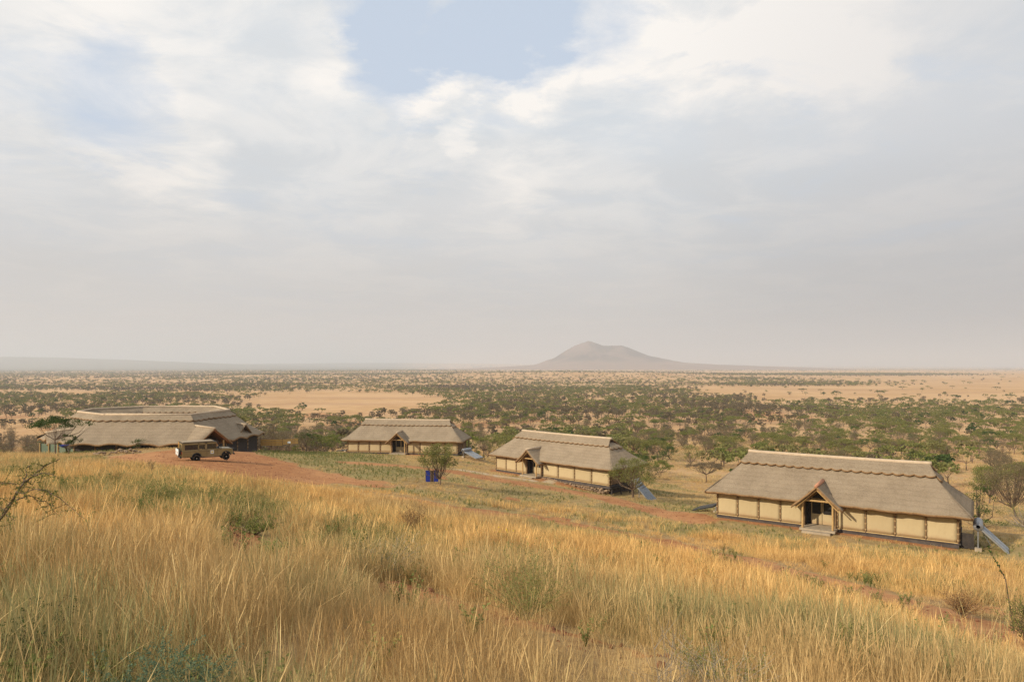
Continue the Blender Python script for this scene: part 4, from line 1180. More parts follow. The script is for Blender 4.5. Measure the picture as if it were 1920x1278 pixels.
# ------------------------------------------------------------------ ring shaped lodge
RP = [(-46.9, 78.0), (-36.6, 77.7), (-35.6, 86.0), (-40.8, 93.6), (-50.2, 92.8), (-54.0, 87.8), (-52.5, 82.6)]
ZR, ZEV, ZIN, ZB = -5.65, -8.62, -7.3, -10.25
cen = Vector((sum(p[0] for p in RP) / 7, sum(p[1] for p in RP) / 7))


def offset_poly(P_, d):
    out = []; n = len(P_)
    for i in range(n):
        a = Vector(P_[i - 1]); b = Vector(P_[i]); c = Vector(P_[(i + 1) % n])
        n1_ = Vector(((b - a).y, -(b - a).x)).normalized(); n2_ = Vector(((c - b).y, -(c - b).x)).normalized()
        bi = (n1_ + n2_).normalized(); out.append(b + bi * (d / max(.5, bi.dot(n1_))))
    return out


O_ = offset_poly(RP, 3.9); I_ = offset_poly(RP, -2.6); CO = offset_poly(RP, .75); CI = offset_poly(RP, -1.0); WO = offset_poly(RP, 3.1)
lodge = empty('thatched_lodge', (cen.x, cen.y, ZB)); tag(lodge, 'large ring shaped thatched lodge with open courtyard, behind the parked vehicle', 'lodge')
org = Vector((cen.x, cen.y, ZB))


def ring_side(A0, A1, B0, B1, za, zb, nu, nv, scal=0.0, nsc=0, drop=.2, mats=None, name='roof', seed=0, sag=.12, wav=.0):
    grid = []
    for j in range(nv + 1):
        row = []
        for i in range(nu + 1):
            u_ = i / nu; v_ = j / nv; a = A0.lerp(A1, u_); b = B0.lerp(B1, u_); q = a.lerp(b, v_); z_ = za + (zb - za) * v_ - sag * math.sin(math.pi * v_)
            if nsc: 
                sc_ = abs(math.sin(math.pi * nsc * u_)) ** .8; q = q + (a - b).normalized() * scal * sc_ * (1 - v_); z_ -= scal * .8 * sc_ * (1 - v_)
            if wav: z_ += wav * abs(math.sin(math.pi * 4.5 * u_)) * (1 - v_) ** 4
            z_ += .07 * nz(q.x, q.y, .9, seed) + .08 * nz(q.x, q.y, 2.7, seed + 1)
            row.append((q.x - org.x, q.y - org.y, z_ - org.z))
        grid.append(row[::-1])
    return MB().slab([r_[::-1] for r_ in grid], (0, 0, -drop), 0, 1, 'bt')


outer = [Vector(p) for p in O_]; inner = [Vector(p) for p in I_]; rid = [Vector(p) for p in RP]
n7 = 7
rb = MB(); ib = MB(); cb = MB()
def merge(dst, src):
    k = len(dst.v); dst.v += src.v; dst.f += [tuple(q + k for q in f) for f in src.f]; dst.m += src.m
for i in range(n7):
    j = (i + 1) % n7; L_ = (rid[j] - rid[i]).length; nsc = max(4, int(L_ / .85)); fronty = i in (0, 5, 6)
    merge(rb, ring_side(outer[i], outer[j], rid[i], rid[j], ZEV, ZR, 30, 12, seed=i, wav=.26))
    merge(ib, ring_side(inner[j], inner[i], rid[j], rid[i], ZIN, ZR, 20, 6, seed=20 + i))
    merge(cb, ring_side(Vector(CO[i]), Vector(CO[j]), rid[i], rid[j], ZR - .75 * (ZR - ZEV) / 3.9 + .16, ZR + .12, nsc * 6, 4, .13, nsc, .12, seed=40 + i, sag=0))
    merge(cb, ring_side(Vector(CI[j]), Vector(CI[i]), rid[j], rid[i], ZR - 1.0 * (ZR - ZIN) / 2.6 + .12, ZR + .12, nsc * 6, 4, .15, nsc, .12, seed=60 + i, sag=0))
rb.build('roof', [M['thatch'], M['cut']], lodge, True); ib.build('courtyard_roof', [M['thatch'], M['cut']], lodge, True); cb.build('ridge_cap', [M['thatch'], M['cut']], lodge, True)
rt_ = MB(); rt_.tube([(p.x - org.x, p.y - org.y, ZR + .12 - org.z) for p in rid + [rid[0], rid[0].lerp(rid[1], .05)]], .15, 8); rt_.build('ridge_roll', M['ridge'], lodge, True)
wo = [Vector(p) for p in WO]; iw = [Vector(p) for p in offset_poly(RP, -1.9)]
for i in range(n7):
    j = (i + 1) % n7; a, b = wo[i], wo[j]; L_ = (b - a).length; n = max(2, round(L_ / 2.4)); green_ = i in (6, 5)
    mat_ = M['greencanvas'] if green_ else M['dark_timber']; ang = math.atan2((b - a).y, (b - a).x)  # dark colour on the front face stands for shaded openings under the eave
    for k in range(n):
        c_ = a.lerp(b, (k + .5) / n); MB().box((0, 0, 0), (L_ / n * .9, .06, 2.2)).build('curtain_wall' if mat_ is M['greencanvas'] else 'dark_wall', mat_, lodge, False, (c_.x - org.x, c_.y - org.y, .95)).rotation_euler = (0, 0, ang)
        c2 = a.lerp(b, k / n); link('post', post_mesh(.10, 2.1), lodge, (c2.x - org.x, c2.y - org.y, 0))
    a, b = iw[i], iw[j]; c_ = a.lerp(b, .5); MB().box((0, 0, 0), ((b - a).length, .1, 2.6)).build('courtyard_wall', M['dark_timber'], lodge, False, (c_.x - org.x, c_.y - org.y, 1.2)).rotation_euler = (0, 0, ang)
mb = MB(); mb.add([(p.x - org.x, p.y - org.y, -.05) for p in wo] + [(p.x - org.x, p.y - org.y, -2.5) for p in wo], [tuple(range(7))] + [(i, (i + 1) % 7, (i + 1) % 7 + 7, i + 7) for i in range(7)]); mb.build('floor', M['plinth'], lodge)


def gable(front, back, half, dropz, name, over=.18):
    """small gabled thatch roof; front and back are the ends of its ridge"""
    d = (front - back); hd = Vector((d.x, d.y, 0)).normalized(); sd_ = Vector((-hd.y, hd.x, 0)); mb = MB()
    for s in (-1, 1):
        g = []
        for j in range(6):
            v_ = j / 5; g.append([tuple(back.lerp(front, i / 8) + sd_ * s * half * (1 - v_) + Vector((0, 0, -dropz * (1 - v_) + .04 * nz(i * .5, j * .5 + s, .7, 3))) - org) for i in range(9)])
        mb.slab(g if s > 0 else [r_[::-1] for r_ in g], (0, 0, -over), 0, 1, 'blr')
    o = mb.build(name, [M['thatch'], M['cut']], lodge, True)
    MB().tube([tuple(back - org), tuple(front - org + hd * .05)], .12, 7).build('ridge_roll', M['ridge'], lodge, True)
    return o, hd, sd_


fr = Vector((-32.3, 74.2, -6.75)); bk = Vector((-38.9, 79.2, -6.6))
_, hd, sdv = gable(fr, bk, 2.1, 1.75, 'entrance_roof')
for s in (-1, 1):
    p = fr - hd * .5 + sdv * s * 1.3; MB().tube([(0, 0, -.3), (0, 0, 2.1)], .1, 7).build('entrance_post', M['pale_pole'], lodge, False, (p.x - org.x, p.y - org.y, 0))
p0 = fr - hd * .25; MB().tube([tuple(p0 + sdv * 1.75 + Vector((0, 0, -1.62)) - org), tuple(p0 + Vector((0, 0, -.2)) - org), tuple(p0 - sdv * 1.75 + Vector((0, 0, -1.62)) - org)], .06, 6).build('rafter', M['clayridge'], lodge)
gable(Vector((-32.5, 83.4, -7.1)), Vector((-34.8, 84.9, -7.05)), .85, 1.05, 'dormer_roof', .1)
# low wing at the left end of the lodge
gable(Vector((-52.3, 76.6, -7.45)), Vector((-48.6, 79.3, -7.0)), 1.7, 1.15, 'wing_roof')
for k in range(3):
    p = Vector((-52.3, 75.6, 0)).lerp(Vector((-49.9, 75.0, 0)), k / 2); MB().tube([(0, 0, -.2), (0, 0, 1.75)], .07, 6).build('wing_post', M['pale_pole'], lodge, False, (p.x - org.x, p.y - org.y, 0))
MB().box((0, 0, 0), (2.3, .05, 1.6)).build('wing_curtain', M['greencanvas'], lodge, False, (-51.1 - org.x, 75.4 - org.y, .85)).rotation_euler = (0, 0, R(-14))

# deck railing right of the lodge, every plank its own piece
dk = empty('wooden_deck', (-30.6, 88.5, -10.35), R(-4)); tag(dk, 'yellow orange plank deck railing right of the lodge', 'deck')
for k in range(4): link('plank', MB().box((0, 0, 0), (2.9, .05, .16)).mesh('plank', M['orangewood']), dk, (-.6, 0, .15 + .2 * k))
for k in range(4): link('plank', MB().box((0, 0, 0), (2.0, .05, .12)).mesh('plank', M['orangewood']), dk, (1.6, .8, .25 + .17 * k), R(38))
for k in range(3): link('post', MB().box((0, 0, 0), (.1, .1, 1.2)).mesh('post', M['timber']), dk, (-2.0 + 1.4 * k, .05, .4))
p = at(542, 831, 86); g = H1(p.x, p.y); wp = empty('marker_post', (p.x, p.y, g)); tag(wp, 'small white topped marker post right of the wooden deck', 'post')
MB().tube([(0, 0, -.2), (0, 0, p.z - g)], .06, 6).build('pole', M['timber'], wp); MB().box((0, 0, p.z - g + .12), (.34, .16, .24)).build('cap', M['white'], wp)

# ------------------------------------------------------------------ safari vehicle
def vehicle():
    x, y, z = ground_at(387, 863, 50, 75); yaw = R(35)
    e = empty('safari_vehicle', (x, y, z), yaw); e.scale = (.79, .84, .85); tag(e, 'olive brown safari vehicle with two white covered spare wheels, parked on red earth', 'car')
    hw = .86
    body = [(-2.62, .62), (-2.62, 1.18), (2.5, 1.24), (2.58, 1.05), (2.58, .66), (2.18, .62)]
    lower = [(-2.62, .56), (-2.62, 1.20), (1.15, 1.22), (1.2, 1.30), (2.46, 1.20), (2.58, 1.10), (2.6, .62), (2.28, .56), (2.24, .78), (2.05, .92), (1.75, .93), (1.52, .80), (1.46, .52), (-.70, .52), (-.76, .80), (-.98, .93), (-1.32, .93), (-1.55, .80), (-1.60, .56)]
    mb = MB()
    # side skins as fans, plus closing strips
    n = len(lower); mb.add([(a, -hw, b) for a, b in lower] + [(a, hw, b) for a, b in lower], [tuple(range(n))[::1], tuple(range(2 * n - 1, n - 1, -1))] + [(i, i + n, (i + 1) % n + n, (i + 1) % n) for i in range(n)])
    mb.box((-.75, 0, 1.20), (3.7, 2 * hw - .06, .05))
    ob = mb.build('body', M['paint'], e); bv = ob.modifiers.new('bevel', 'BEVEL'); bv.width = .03; bv.segments = 2; bv.limit_method = 'ANGLE'
    # cabin: pillars and roof
    cab = MB(); t = .80
    prof = [(-2.60, 1.19), (-2.56, 1.94), (.62, 1.98), (.86, 1.90), (1.28, 1.26), (1.28, 1.19)]
    def strip(x0, x1, z0, z1, s): cab.box(((x0 + x1) / 2, s * t, (z0 + z1) / 2), (x1 - x0, .05, z1 - z0))
    for s in (-1, 1):
        for a_, b_ in ((-2.60, -2.34), (-1.02, -.90), (-.30, -.10)): strip(a_, b_, 1.19, 1.96, s)
        strip(-2.34, 1.0, 1.19, 1.29, s); strip(-2.34, .80, 1.80, 1.96, s); strip(-1.02, -.22, 1.74, 1.82, s)
        cab.tube([(1.26, s * t, 1.24), (.84, s * (t - .04), 1.93)], .035, 6)
        strip(-.98, -.62, 1.28, 1.35, s)
    cab.box((-2.58, 0, 1.88), (.06, 2 * t, .16)); cab.box((-2.58, -t + .12, 1.5), (.06, .24, .6)); cab.box((-2.58, t - .12, 1.5), (.06, .24, .6)); cab.box((-2.58, 0, 1.5), (.06, .12, .6)); cab.box((-2.58, 0, 1.24), (.06, 2 * t, .1))
    cab.box((.82, 0, 1.93), (.14, 2 * t - .05, .1)); cab.build('cabin', M['paint'], e)
    MB().box((-.90, 0, 1.985), (3.44, 1.64, .07)).build('roof', M['black'], e)
    r2 = MB().box((-.95, 0, 2.055), (3.1, 1.56, .07)).build('raised_roof', M['paintroof'], e)
    for s in (-1, 1):
        for a_, b_ in ((-2.34, -1.02), (-.90, -.30), (-.10, .86)):
            MB().box(((a_ + b_) / 2, s * (t - .03), 1.54), (b_ - a_, .02, .52)).build('side_window', M['carglass'], e)
    MB().add([(1.24, -.76, 1.27), (1.24, .76, 1.27), (.85, .72, 1.91), (.85, -.72, 1.91)], [(0, 1, 2, 3)]).build('windscreen', M['carglass'], e)
    MB().box((-2.57, 0, 1.54), (.02, 1.5, .5)).build('rear_window', M['carglass'], e)
    MB().box((-.2, 0, .62), (4.4, 1.3, .22)).build('chassis', M['black'], e)
    # arches, sills, bumpers
    for s in (-1, 1):
        for xc in (1.88, -1.16):
            a = MB(); a.tube([(xc + .47 * math.cos(q), s * .885, .47 + .47 * math.sin(q)) for q in np.linspace(.1, math.pi - .1, 9)], .045, 5); a.build('wheel_arch', M['black'], e)
        MB().tube([(-.62, s * .90, .47), (1.38, s * .90, .47)], .045, 6).build('side_step', M['black'], e)
        MB().box((1.05, s * .98, 1.45), (.06, .16, .26)).build('mirror', M['black'], e)
    for xc, y_ in ((1.88, -1), (1.88, 1), (-1.16, -1), (-1.16, 1)):
        wv = MB(); lathe(wv, [(-.12, .24), (-.13, .32), (-.09, .38), (.09, .38), (.13, .32), (.12, .24)], (0, 0, 0), 'y', 20)
        wo_ = wv.build('wheel', M['tyre'], e, True, (xc, y_ * .76, .39))
        rm_ = MB(); lathe(rm_, [(-.11, .24), (-.02, .21), (.02, .21), (.11, .24)], (0, 0, 0), 'y', 16); lathe(rm_, [(-.14, .07), (.14, .07)], (0, 0, 0), 'y', 8); rm_.build('rim', M['rim'], wo_)
    MB().box((-2.72, 0, .58), (.14, 1.6, .16)).build('rear_bumper', M['black'], e)
    for s in (-.42, .42):
        sp = MB(); lathe(sp, [(-.12, .30), (-.10, .38), (.08, .38), (.12, .30)], (0, 0, 0), 'x', 20); so = sp.build('spare_wheel', M['tyre'], e, True, (-2.83, s, 1.08))
        cv = MB(); lathe(cv, [(-.03, .10), (-.045, .14), (-.035, .35), (0, .37)], (-.12, 0, 0), 'x', 20); cv.build('white_cover', M['white'], so, True)
        MB().box((-.17, 0, 0), (.012, .12, .12)).build('emblem', M['redlamp'], so)
    for s in (-1, 1):
        MB().box((-2.64, s * .76, 1.02), (.05, .12, .26)).build('tail_lamp', M['redlamp'], e)
        hl = MB(); lathe(hl, [(0, .10), (.03, .09)], (2.60, s * .58, .95), 'x', 12); hl.build('headlight', M['lamp'], e)
    la = MB()
    for s in (-.16, .16): la.tube([(-2.70, .0 + s + .62, .7), (-2.70, s + .62, 2.06)], .022, 5)
    for k in range(5): la.tube([(-2.70, .46, .9 + k * .25), (-2.70, .78, .9 + k * .25)], .018, 5)
    la.build('ladder', M['orangewood'], e)
    fb = MB().tube([(2.72, -.82, .62), (2.78, 0, .62), (2.72, .82, .62)], .09, 6)
    fb.tube([(2.74, -.45, .6), (2.76, -.45, 1.12), (2.76, .45, 1.12), (2.74, .45, .6)], .035, 6); fb.build('bull_bar', M['black'], e)
    MB().box((2.60, 0, .92), (.03, .8, .26)).build('grille', M['black'], e)
    MB().tube([(1.32, -.86, 1.18), (1.34, -.88, 1.35), (.92, -.86, 1.98), (.88, -.86, 2.14)], .04, 6).build('snorkel', M['black'], e)
    st = MB().box((.42, -.875, .96), (.34, .012, .34)).build('door_emblem', M['white'], e); MB().box((.42, -.884, .96), (.18, .01, .14)).build('emblem_print', M['yellow'], st)
    ln = MB()
    for x_ in (-.12, .98): ln.box((x_, -.866, .9), (.012, .012, .56)); ln.box((x_, .866, .9), (.012, .012, .56))
    for z_ in (1.10,): ln.box((-.8, -.868, z_), (3.6, .014, .012))
    ln.build('door_seams', M['black'], e)
    for s in (-1, 1): MB().box((.02, s * .88, 1.08), (.14, .03, .03)).build('door_handle', M['black'], e)
    MB().tube([(-.2, 0, .38), (-1.16, 0, .38)], .04, 6).build('axle', M['black'], e)
    return e


veh = vehicle()

# blue and brown board by the small tree
x, y, z = ground_at(810, 905, 40, 80); e = empty('blue_board', (x, y, z), R(6)); tag(e, 'upright board with two dark blue halves and brown middle, left of small green tree', 'board')
for s in (-1, 1):
    MB().box((s * .36, 0, .62), (.40, .05, 1.02)).build('blue_panel', M['blue'], e)
    MB().box((s * .56, .02, .45), (.04, .06, 1.2)).build('post', M['timber'], e)
MB().box((0, .004, .60), (.30, .045, 1.0)).build('brown_panel', M['brownb'], e)
MB().box((.015, -.024, .6), (.05, .02, .9)).build('dark_strip', M['dark_timber'], e)
# blue cover slung under the flat acacia
p = at(120, 834, 71); e = tag(MB().slab([[(math.cos(a) * .5 * r_, math.sin(a) * .35 * r_, -.28 + .28 * r_ * r_) for a in np.linspace(0, 6.283, 13)] for r_ in (.05, .5, .8, 1.0)], (0, 0, .03), 0, 0).build('blue_tarp', M['blue'], None, True, p), 'small dark blue tarpaulin hanging under the flat topped acacia by the lodge', 'tarpaulin')
# heap of brown stones and brush at the left crest
x, y, z = ground_at(32, 852, 40, 90); rng = np.random.default_rng(77); hp = MB(); e = empty('stone_heap', (x, y, z)); tag(e, 'heap of rusty brown stones on the crest left of the lodge', 'stone heap')
for k in range(26):
    a = rng.uniform(0, 6.28); q = rng.uniform(0, .55); s = rng.uniform(.1, .2)
    link('stone', rm[k % 5], e, (math.cos(a) * q, math.sin(a) * q, .08 + (.55 - q) * .7 * rng.uniform(.3, 1)), a, (s, s * .9, s)).data
for k, (cx_, cy_) in enumerate(((225, 846), (245, 845), (190, 850))):
    x, y, z = ground_at(cx_, cy_ + 4, 40, 90); e = empty('stone_heap', (x, y, z)); tag(e, ['heap of broken stones at the lodge front beside the red earth', 'small stone heap in front of the lodge curtains, rightmost of three', 'low stone heap at the corner of the red earth, leftmost of three'][k], 'stone heap')
    for i in range(14):
        a = rng.uniform(0, 6.28); q = rng.uniform(0, .7); s = rng.uniform(.1, .2); link('stone', rm[i % 5], e, (math.cos(a) * q * 1.3, math.sin(a) * q, .08 + (.7 - q) * .4), a, (s, s, s))

# ------------------------------------------------------------------ trees and bushes one can single out
def single_tree(px, py, Y, Ht, Rd, style, seed, lm, label, nclump=70, per=60, leaf=.09, name='acacia_tree', cat='acacia tree', bark='bark', tw=.10, limbs=10, twigs=24, z0=None):
    if Y: p = at(px, py, Y); x, y = p.x, p.y; z = H1(x, y)
    else: x, y, z = ground_at(px, py)
    tr, cr = tree_geo(seed, Ht, Rd, style, nclump, per, leaf, M[lm], M[bark], limbs, tw, twigs, 6)
    e = empty(name, (x, y, z if z0 is None else z0)); tag(e, label, cat); link('trunk', tr, e); link('crown', cr, e); return e


single_tree(826, 906, 60, 3.6, 1.75, 'thorn', 801, 'leaf_green', 'small feathery green tree beside the blue board', 80, 70, .11, tw=.07, twigs=50)
single_tree(1187, 927, 73, 4.7, 2.4, 'round', 802, 'leaf_green', 'dense round green tree at the right end of the middle cottage', 90, 80, .10, tw=.13)
single_tree(104, 850, 66, 3.7, 2.3, 'umbrella', 803, 'leaf_dark', 'flat topped green acacia in front of the left end of the lodge', 46, 80, .12, tw=.06, limbs=8, twigs=20)
single_tree(128, 846, 69, 2.2, .9, 'round', 804, 'leaf_dark', 'small ragged green tree right behind the flat topped acacia', 22, 50, .10, tw=.05)
single_tree(262, 838, 74, 1.25, .95, 'bush', 805, 'leaf_dark', 'small dark bush against the long front eave of the lodge', 20, 50, .08, name='scrub_bush', cat='bush')
single_tree(1838, 978, 62, 4.2, 1.5, 'bush', 806, 'leaf_dark', 'tall ragged green bush just behind the right corner of the nearest cottage', 60, 50, .10, name='scrub_bush', cat='bush')
single_tree(1905, 955, 74, 6.2, 3.0, 'thorn', 807, 'leaf_brown', 'big brown leafless thorn tree at the right edge of the photo', 110, 60, .12, name='thorn_tree', cat='thorn tree', limbs=12, twigs=90)
single_tree(1855, 900, 92, 5.0, 2.6, 'thorn', 808, 'leaf_green', 'brown and green thorn tree rising behind the right corner of the nearest cottage', 100, 70, .12, name='thorn_tree', cat='thorn tree', limbs=12, twigs=70)
single_tree(1925, 985, 60, 2.4, 2.2, 'thorn', 809, 'leaf_olive', 'low grey bare thorn tree behind the solar heater at the right edge', 60, 30, .07, name='thorn_tree', cat='thorn tree', bark='greybark', limbs=10, twigs=50)
single_tree(1325, 905, 118, 3.3, 2.8, 'umbrella', 810, 'leaf_brown', 'dark flat topped thorn tree above the left roof corner of the nearest cottage', 60, 90, .12, name='thorn_tree', cat='thorn tree')
single_tree(908, 845, 135, 3.9, 2.2, 'umbrella', 811, 'leaf_brown', 'small bare flat topped tree between the farthest and middle cottages', 30, 26, .12, name='thorn_tree', cat='thorn tree')
single_tree(880, 838, 125, 2.6, 1.4, 'round', 812, 'leaf_dark', 'round dark green bush behind the right end of the farthest cottage', 30, 50, .12, name='scrub_bush', cat='bush')
single_tree(593, 842, 118, 3.4, 1.8, 'round', 813, 'leaf_green', 'rounded olive tree left of the farthest cottage', 44, 50, .12)
single_tree(955, 835, 135, 6.2, 4.2, 'round', 814, 'leaf_green', 'large rounded olive tree rising behind the left end of the middle cottage', 80, 50, .16)
single_tree(1565, 850, 150, 5.4, 4.0, 'round', 815, 'leaf_brown', 'wide brownish round tree above the ridge of the nearest cottage', 80, 50, .16)
single_tree(1710, 838, 172, 4.0, 3.2, 'round', 816, 'leaf_dark', 'dense dark green round tree standing alone above the ridge of the nearest cottage', 60, 60, .16, name='dark_acacia_tree')
single_tree(1713, 868, 118, 1.2, 1.6, 'bush', 817, 'leaf_bright', 'bright green bush peeping over the right end of the nearest ridge', 24, 60, .10, name='scrub_bush', cat='bush')
single_tree(1295, 865, 160, 5.0, 3.4, 'round', 818, 'leaf_green', 'broad olive tree left of the nearest cottage roof', 60, 50, .15)
single_tree(1196, 885, 110, 4.2, 1.5, 'round', 819, 'leaf_bright', 'yellow green tree behind the right end of the middle cottage', 44, 40, .12)

for i, (qx, qy, ht_, rd_, lab) in enumerate([(1505, 737, 6.5, 5.0, 'umbrella acacia on the golden plain, leftmost of the lone ones above the ridge'), (1567, 747, 9.0, 4.6, 'tall two tiered umbrella acacia above the porch of the nearest cottage'),
        (1648, 748, 10.0, 5.2, 'tallest lone umbrella acacia standing out against the golden plain'), (1692, 730, 5.0, 6.2, 'wide low umbrella acacia alone in the golden plain'), (1868, 731, 5.0, 5.2, 'lone umbrella acacia far out on the plain near the right edge'),
        (1545, 741, 4.5, 3.2, 'small round tree beside the tall two tiered acacia'), (1790, 752, 7.0, 4.6, 'flat acacia at the near border of the golden plain'), (1892, 752, 7.5, 5.2, 'flat acacia at the plain border by the right edge'),
        (1523, 754, 5.5, 6.0, 'dark round tree on the pale dune in the woodland'), (567, 769, 6.5, 3.6, 'lone round topped tree at the near side of the sandy clearing'), (845, 752, 4.5, 4.0, 'dark tree at the right end of the sandy clearing')]):
    single_tree(qx, qy, None, ht_, rd_, 'umbrella' if i not in (5, 8, 9, 10) else 'round', 850 + i, 'leaf_dark', lab, 40, 40, .38, tw=.22, limbs=5, twigs=0)

# ------------------------------------------------------------------ near shrubs
def stems(e, n, hgt, spread, seed, barkm, leafm, leaf=.03, nleaf=20, rad=.006, kids=3, name_leaf='foliage', up=.6, leafy=True, crook=.05):
    rng = np.random.default_rng(seed); mb = MB(); cs = []
    for i in range(n):
        a = rng.uniform(0, 6.283); l_ = spread * math.sqrt(rng.uniform(.02, 1)); hh = hgt * rng.uniform(up, 1) * (1 - .25 * l_ / spread)
        pts = [Vector((0, 0, -.02))]; N = 6
        for k in range(1, N + 1):
            t_ = k / N; pts.append(Vector((math.cos(a) * l_ * t_ ** 1.3, math.sin(a) * l_ * t_ ** 1.3, hh * t_)) + Vector(rng.normal(0, crook * hgt * .4, 3)) * t_)
        mb.tube(pts, [rad * (1.1 - .9 * k / N) for k in range(N + 1)], 4, cap=False)
        ends = [pts]
        for q in range(kids):
            b = int(rng.integers(2, N)); p0 = pts[b]; d = Vector((rng.normal(0, 1), rng.normal(0, 1), rng.uniform(.4, 1.6))).normalized() * hgt * rng.uniform(.15, .35)
            tw_ = [p0, p0 + d * .5 + Vector(rng.normal(0, .012, 3)), p0 + d]; mb.tube(tw_, [rad * .5, rad * .35, rad * .12], 3, cap=False); ends.append(tw_)
        for tw_ in ends:
            for c_ in range(nleaf):
                t_ = rng.uniform(.25, 1) * (len(tw_) - 1.001); k = int(t_); cs.append(tuple(tw_[k].lerp(tw_[k + 1], t_ - k)))
    mb.build('twigs', barkm, e)
    if leafy and cs:
        V, Fc = leaf_cloud(cs, [leaf * 1.1] * len(cs), 1, leaf, rng, 1.0); o = link(name_leaf, npmesh(name_leaf, V, Fc, leafm), e)


def shrub(px, py, Y, label, *a, name='shrub', cat='shrub', **k):
    p = at(px, py, Y); z = H1(p.x, p.y); e = empty(name, (p.x, p.y, z)); tag(e, label, cat); stems(e, *a, **k); return e


M['stem_green'] = simple('green_stem', (.20, .20, .07), (.28, .24, .10), 6, .9)
M['stem_pale'] = simple('pale_twig', (.46, .41, .34), (.34, .29, .23), 6, .9)
shrub(985, 1175, 11.5, 'wispy pale green broom bush in the middle of the near grass', 70, 1.45, 1.15, 901, M['stem_green'], M['leaf_olive'], .026, 6, .004, 6, crook=.03, up=.45)
shrub(1250, 1270, 6.2, 'bare silver grey twig bush in the near grass', 20, 1.4, .75, 902, M['greybark'], M['leaf_brown'], .012, 1, .005, 7, crook=.07)
shrub(290, 1330, 5.2, 'feathery blue green herb in the near grass at the bottom left', 46, 1.0, .65, 903, M['stem_green'], M['leaf_blue'], .018, 34, .003, 7, name='herb_plant', cat='plant')
shrub(480, 1010, 21, 'dark green bush beside the eroded gully left of centre', 40, .75, 1.1, 904, M['bark'], M['leaf_green'], .045, 9, .006, 4, up=.4)
shrub(300, 960, 27, 'grey green bush in the tall grass below the vehicle', 50, 1.1, 1.3, 905, M['stem_green'], M['leaf_olive'], .045, 8, .008, 4)
shrub(400, 950, 30, 'wide olive bush in the tall grass right of the grey green bush', 46, 1.0, 1.4, 906, M['stem_green'], M['leaf_olive'], .045, 8, .008, 4)
shrub(720, 1085, 15, 'silvery grey green shrub left of the eroded gully', 60, 1.1, 1.2, 907, M['stem_pale'], M['leaf_olive'], .03, 8, .005, 5, up=.35)
shrub(945, 990, 30, 'low green plant with small yellow flowers beside the track', 30, .55, .5, 908, M['stem_green'], M['leaf_green'], .05, 10, .006, 3, name='flowering_plant', cat='plant')
shrub(775, 960, 30, 'rusty brown dry bush in the golden grass under the small tree', 40, 1.5, .8, 909, M['bark'], M['leaf_rust'], .04, 8, .005, 5, up=.4)
shrub(1805, 1130, 22, 'rust brown dry shrub in the grass below the solar heater', 60, 1.1, .8, 910, M['bark'], M['leaf_rust'], .035, 12, .005, 5, up=.4)
shrub(1925, 1175, 17, 'dark green thorny shrub at the right edge above the track', 34, 1.5, .9, 911, M['bark'], M['leaf_green'], .04, 12, .008, 5, up=.4)
shrub(665, 1080, 16, 'tall thin green weed in the grass left of the silvery shrub', 10, 1.0, .3, 912, M['stem_green'], M['leaf_green'], .05, 18, .006, 3, name='weed_plant', cat='plant')
shrub(285, 880, 46, 'thin bare sapling standing in the grass left of the vehicle', 7, 1.3, .35, 913, M['bark'], M['leaf_brown'], .05, 4, .012, 4, name='sapling', cat='sapling')
shrub(1360, 1260, 8, 'grey green tangle of stems at the bottom right of centre', 50, .8, .8, 914, M['stem_pale'], M['leaf_olive'], .02, 16, .004, 5)
shrub(1600, 1240, 9.5, 'olive green weed clump in the grass at the lower right', 36, .85, .5, 915, M['stem_green'], M['leaf_olive'], .028, 16, .004, 4)
shrub(40, 1230, 7.0, 'dark green shrub low in the bottom left corner', 34, .8, .9, 916, M['bark'], M['leaf_dark'], .026, 9, .005, 5, up=.4)
shrub(860, 1075, 17, 'upright green weed standing left of the pale green broom bush', 8, 1.1, .25, 917, M['stem_green'], M['leaf_green'], .05, 18, .006, 3, name='weed_plant', cat='plant')
shrub(1330, 1165, 11.5, 'small bright green weed right of the pale green broom bush', 16, .5, .4, 918, M['stem_green'], M['leaf_dark'], .035, 16, .005, 3, name='weed_plant', cat='plant')
# yellow flower heads
p = at(945, 990, 30); zf = H1(p.x, p.y); rng = np.random.default_rng(5); mb = MB()
for k in range(9): mb.box((p.x + rng.normal(0, .25), p.y + rng.normal(0, .2), zf + .55 + rng.uniform(0, .15)), (.05, .05, .035))
fl = mb.build('flower_heads', M['yellow']); fl.parent = [o for o in bpy.data.objects if o.name.startswith('flowering_plant')][0]; fl.matrix_parent_inverse = Matrix.Translation(-Vector((p.x, p.y, zf)))

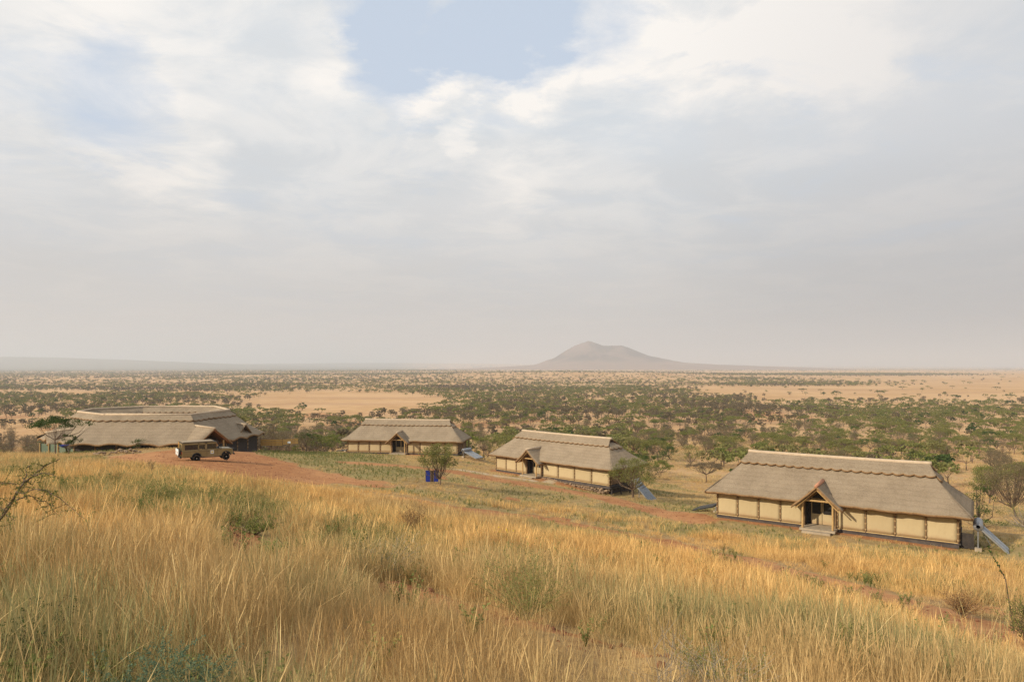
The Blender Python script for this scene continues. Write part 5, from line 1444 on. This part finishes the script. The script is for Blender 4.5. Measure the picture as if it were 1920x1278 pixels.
# thorny acacia reaching in from the left, a few metres away
def reach_branch():
    Y = 8.0; base = at(-95, 1120, Y); zb = H1(base.x, base.y); e = empty('thorny_acacia_bush', (base.x, base.y, zb)); tag(e, 'thorny acacia boughs with tiny leaves reaching in at the left edge', 'acacia bush')
    rng = np.random.default_rng(66); o = Vector((base.x, base.y, zb)); mb = MB(); cs = []; th = MB()
    def P(px, py, dy=0): return at(px, py, Y + dy)
    boughs = [[(-95, 1250, 0), (-50, 1050, .0), (-10, 985, 0), (20, 945, 0), (45, 905, .1), (75, 878, .1), (112, 860, .2)], [(5, 962, 0), (30, 925, -.2), (75, 915, -.3), (115, 935, -.4), (158, 972, -.5)],
              [(20, 940, 0), (50, 930, .3), (85, 940, .4), (110, 965, .5)], [(-60, 930, .2), (-10, 905, .2), (25, 905, .2), (55, 912, .1)], [(45, 905, .1), (50, 880, .3), (60, 868, .4)], [(60, 892, 0), (85, 885, -.2), (105, 893, -.3)],
              [(-70, 1000, -.3), (-30, 960, -.3), (0, 950, -.4), (28, 975, -.5)], [(75, 916, -.3), (95, 925, -.1), (100, 950, 0)]]
    for bi, b in enumerate(boughs):
        pts = [P(*q) - o for q in b]; fine = []
        for i in range(len(pts) - 1):
            for k in range(4): fine.append(pts[i].lerp(pts[i + 1], k / 4) + Vector(rng.normal(0, .008, 3)))
        fine.append(pts[-1]); n = len(fine); r0 = .022 if bi == 0 else .008
        mb.tube(fine, [r0 * (1 - .82 * i / n) for i in range(n)], 5)
        st = 8 if bi == 0 else 0
        for i in range(st, n - 1):
            for k in range(9):
                q = fine[i].lerp(fine[i + 1], rng.uniform(0, 1)); cs.append(tuple(q + Vector(rng.normal(0, .02, 3))))
            if rng.uniform() < .8:
                d = Vector(rng.normal(0, 1, 3)).normalized() * rng.uniform(.08, .26); q = fine[i]; mb.tube([q, q + d], [.003, .001], 3, cap=False)
                for k in range(12): cs.append(tuple(q + d * rng.uniform(.2, 1)))
            if rng.uniform() < .8:
                d = Vector(rng.normal(0, 1, 3)).normalized() * .03; th.tube([fine[i], fine[i] + d], [.0018, .0003], 3, cap=False)
    mb.build('branches', M['bark'], e); th.build('thorns', M['stem_pale'], e)
    V, Fc = leaf_cloud(cs, [.014] * len(cs), 2, .018, rng, 1.0); link('foliage', npmesh('foliage', V, Fc, M['leaf_green']), e)


reach_branch()
# single green bough at the right edge
p0 = at(1868, 1090, 19); zb = H1(p0.x, p0.y); e = empty('young_acacia', (p0.x, p0.y, zb)); tag(e, 'thin arching green sapling at the right edge under the solar heater', 'sapling')
o = Vector((p0.x, p0.y, zb)); pts = [Vector((.5, 0, 0)), at(1885, 1085, 19) - o, at(1872, 1060, 19) - o, at(1858, 1035, 19) - o, at(1850, 1020, 19) - o]
MB().tube(pts, [.02, .014, .010, .007, .003], 5).build('twigs', M['bark'], e); rng = np.random.default_rng(3); cs = []
for i in range(4):
    for k in range(9): cs.append(tuple(pts[i].lerp(pts[i + 1], rng.uniform(0, 1))))
V, Fc = leaf_cloud(cs, [.05] * len(cs), 2, .07, rng, 1); link('foliage', npmesh('foliage', V, Fc, M['leaf_dark']), e)
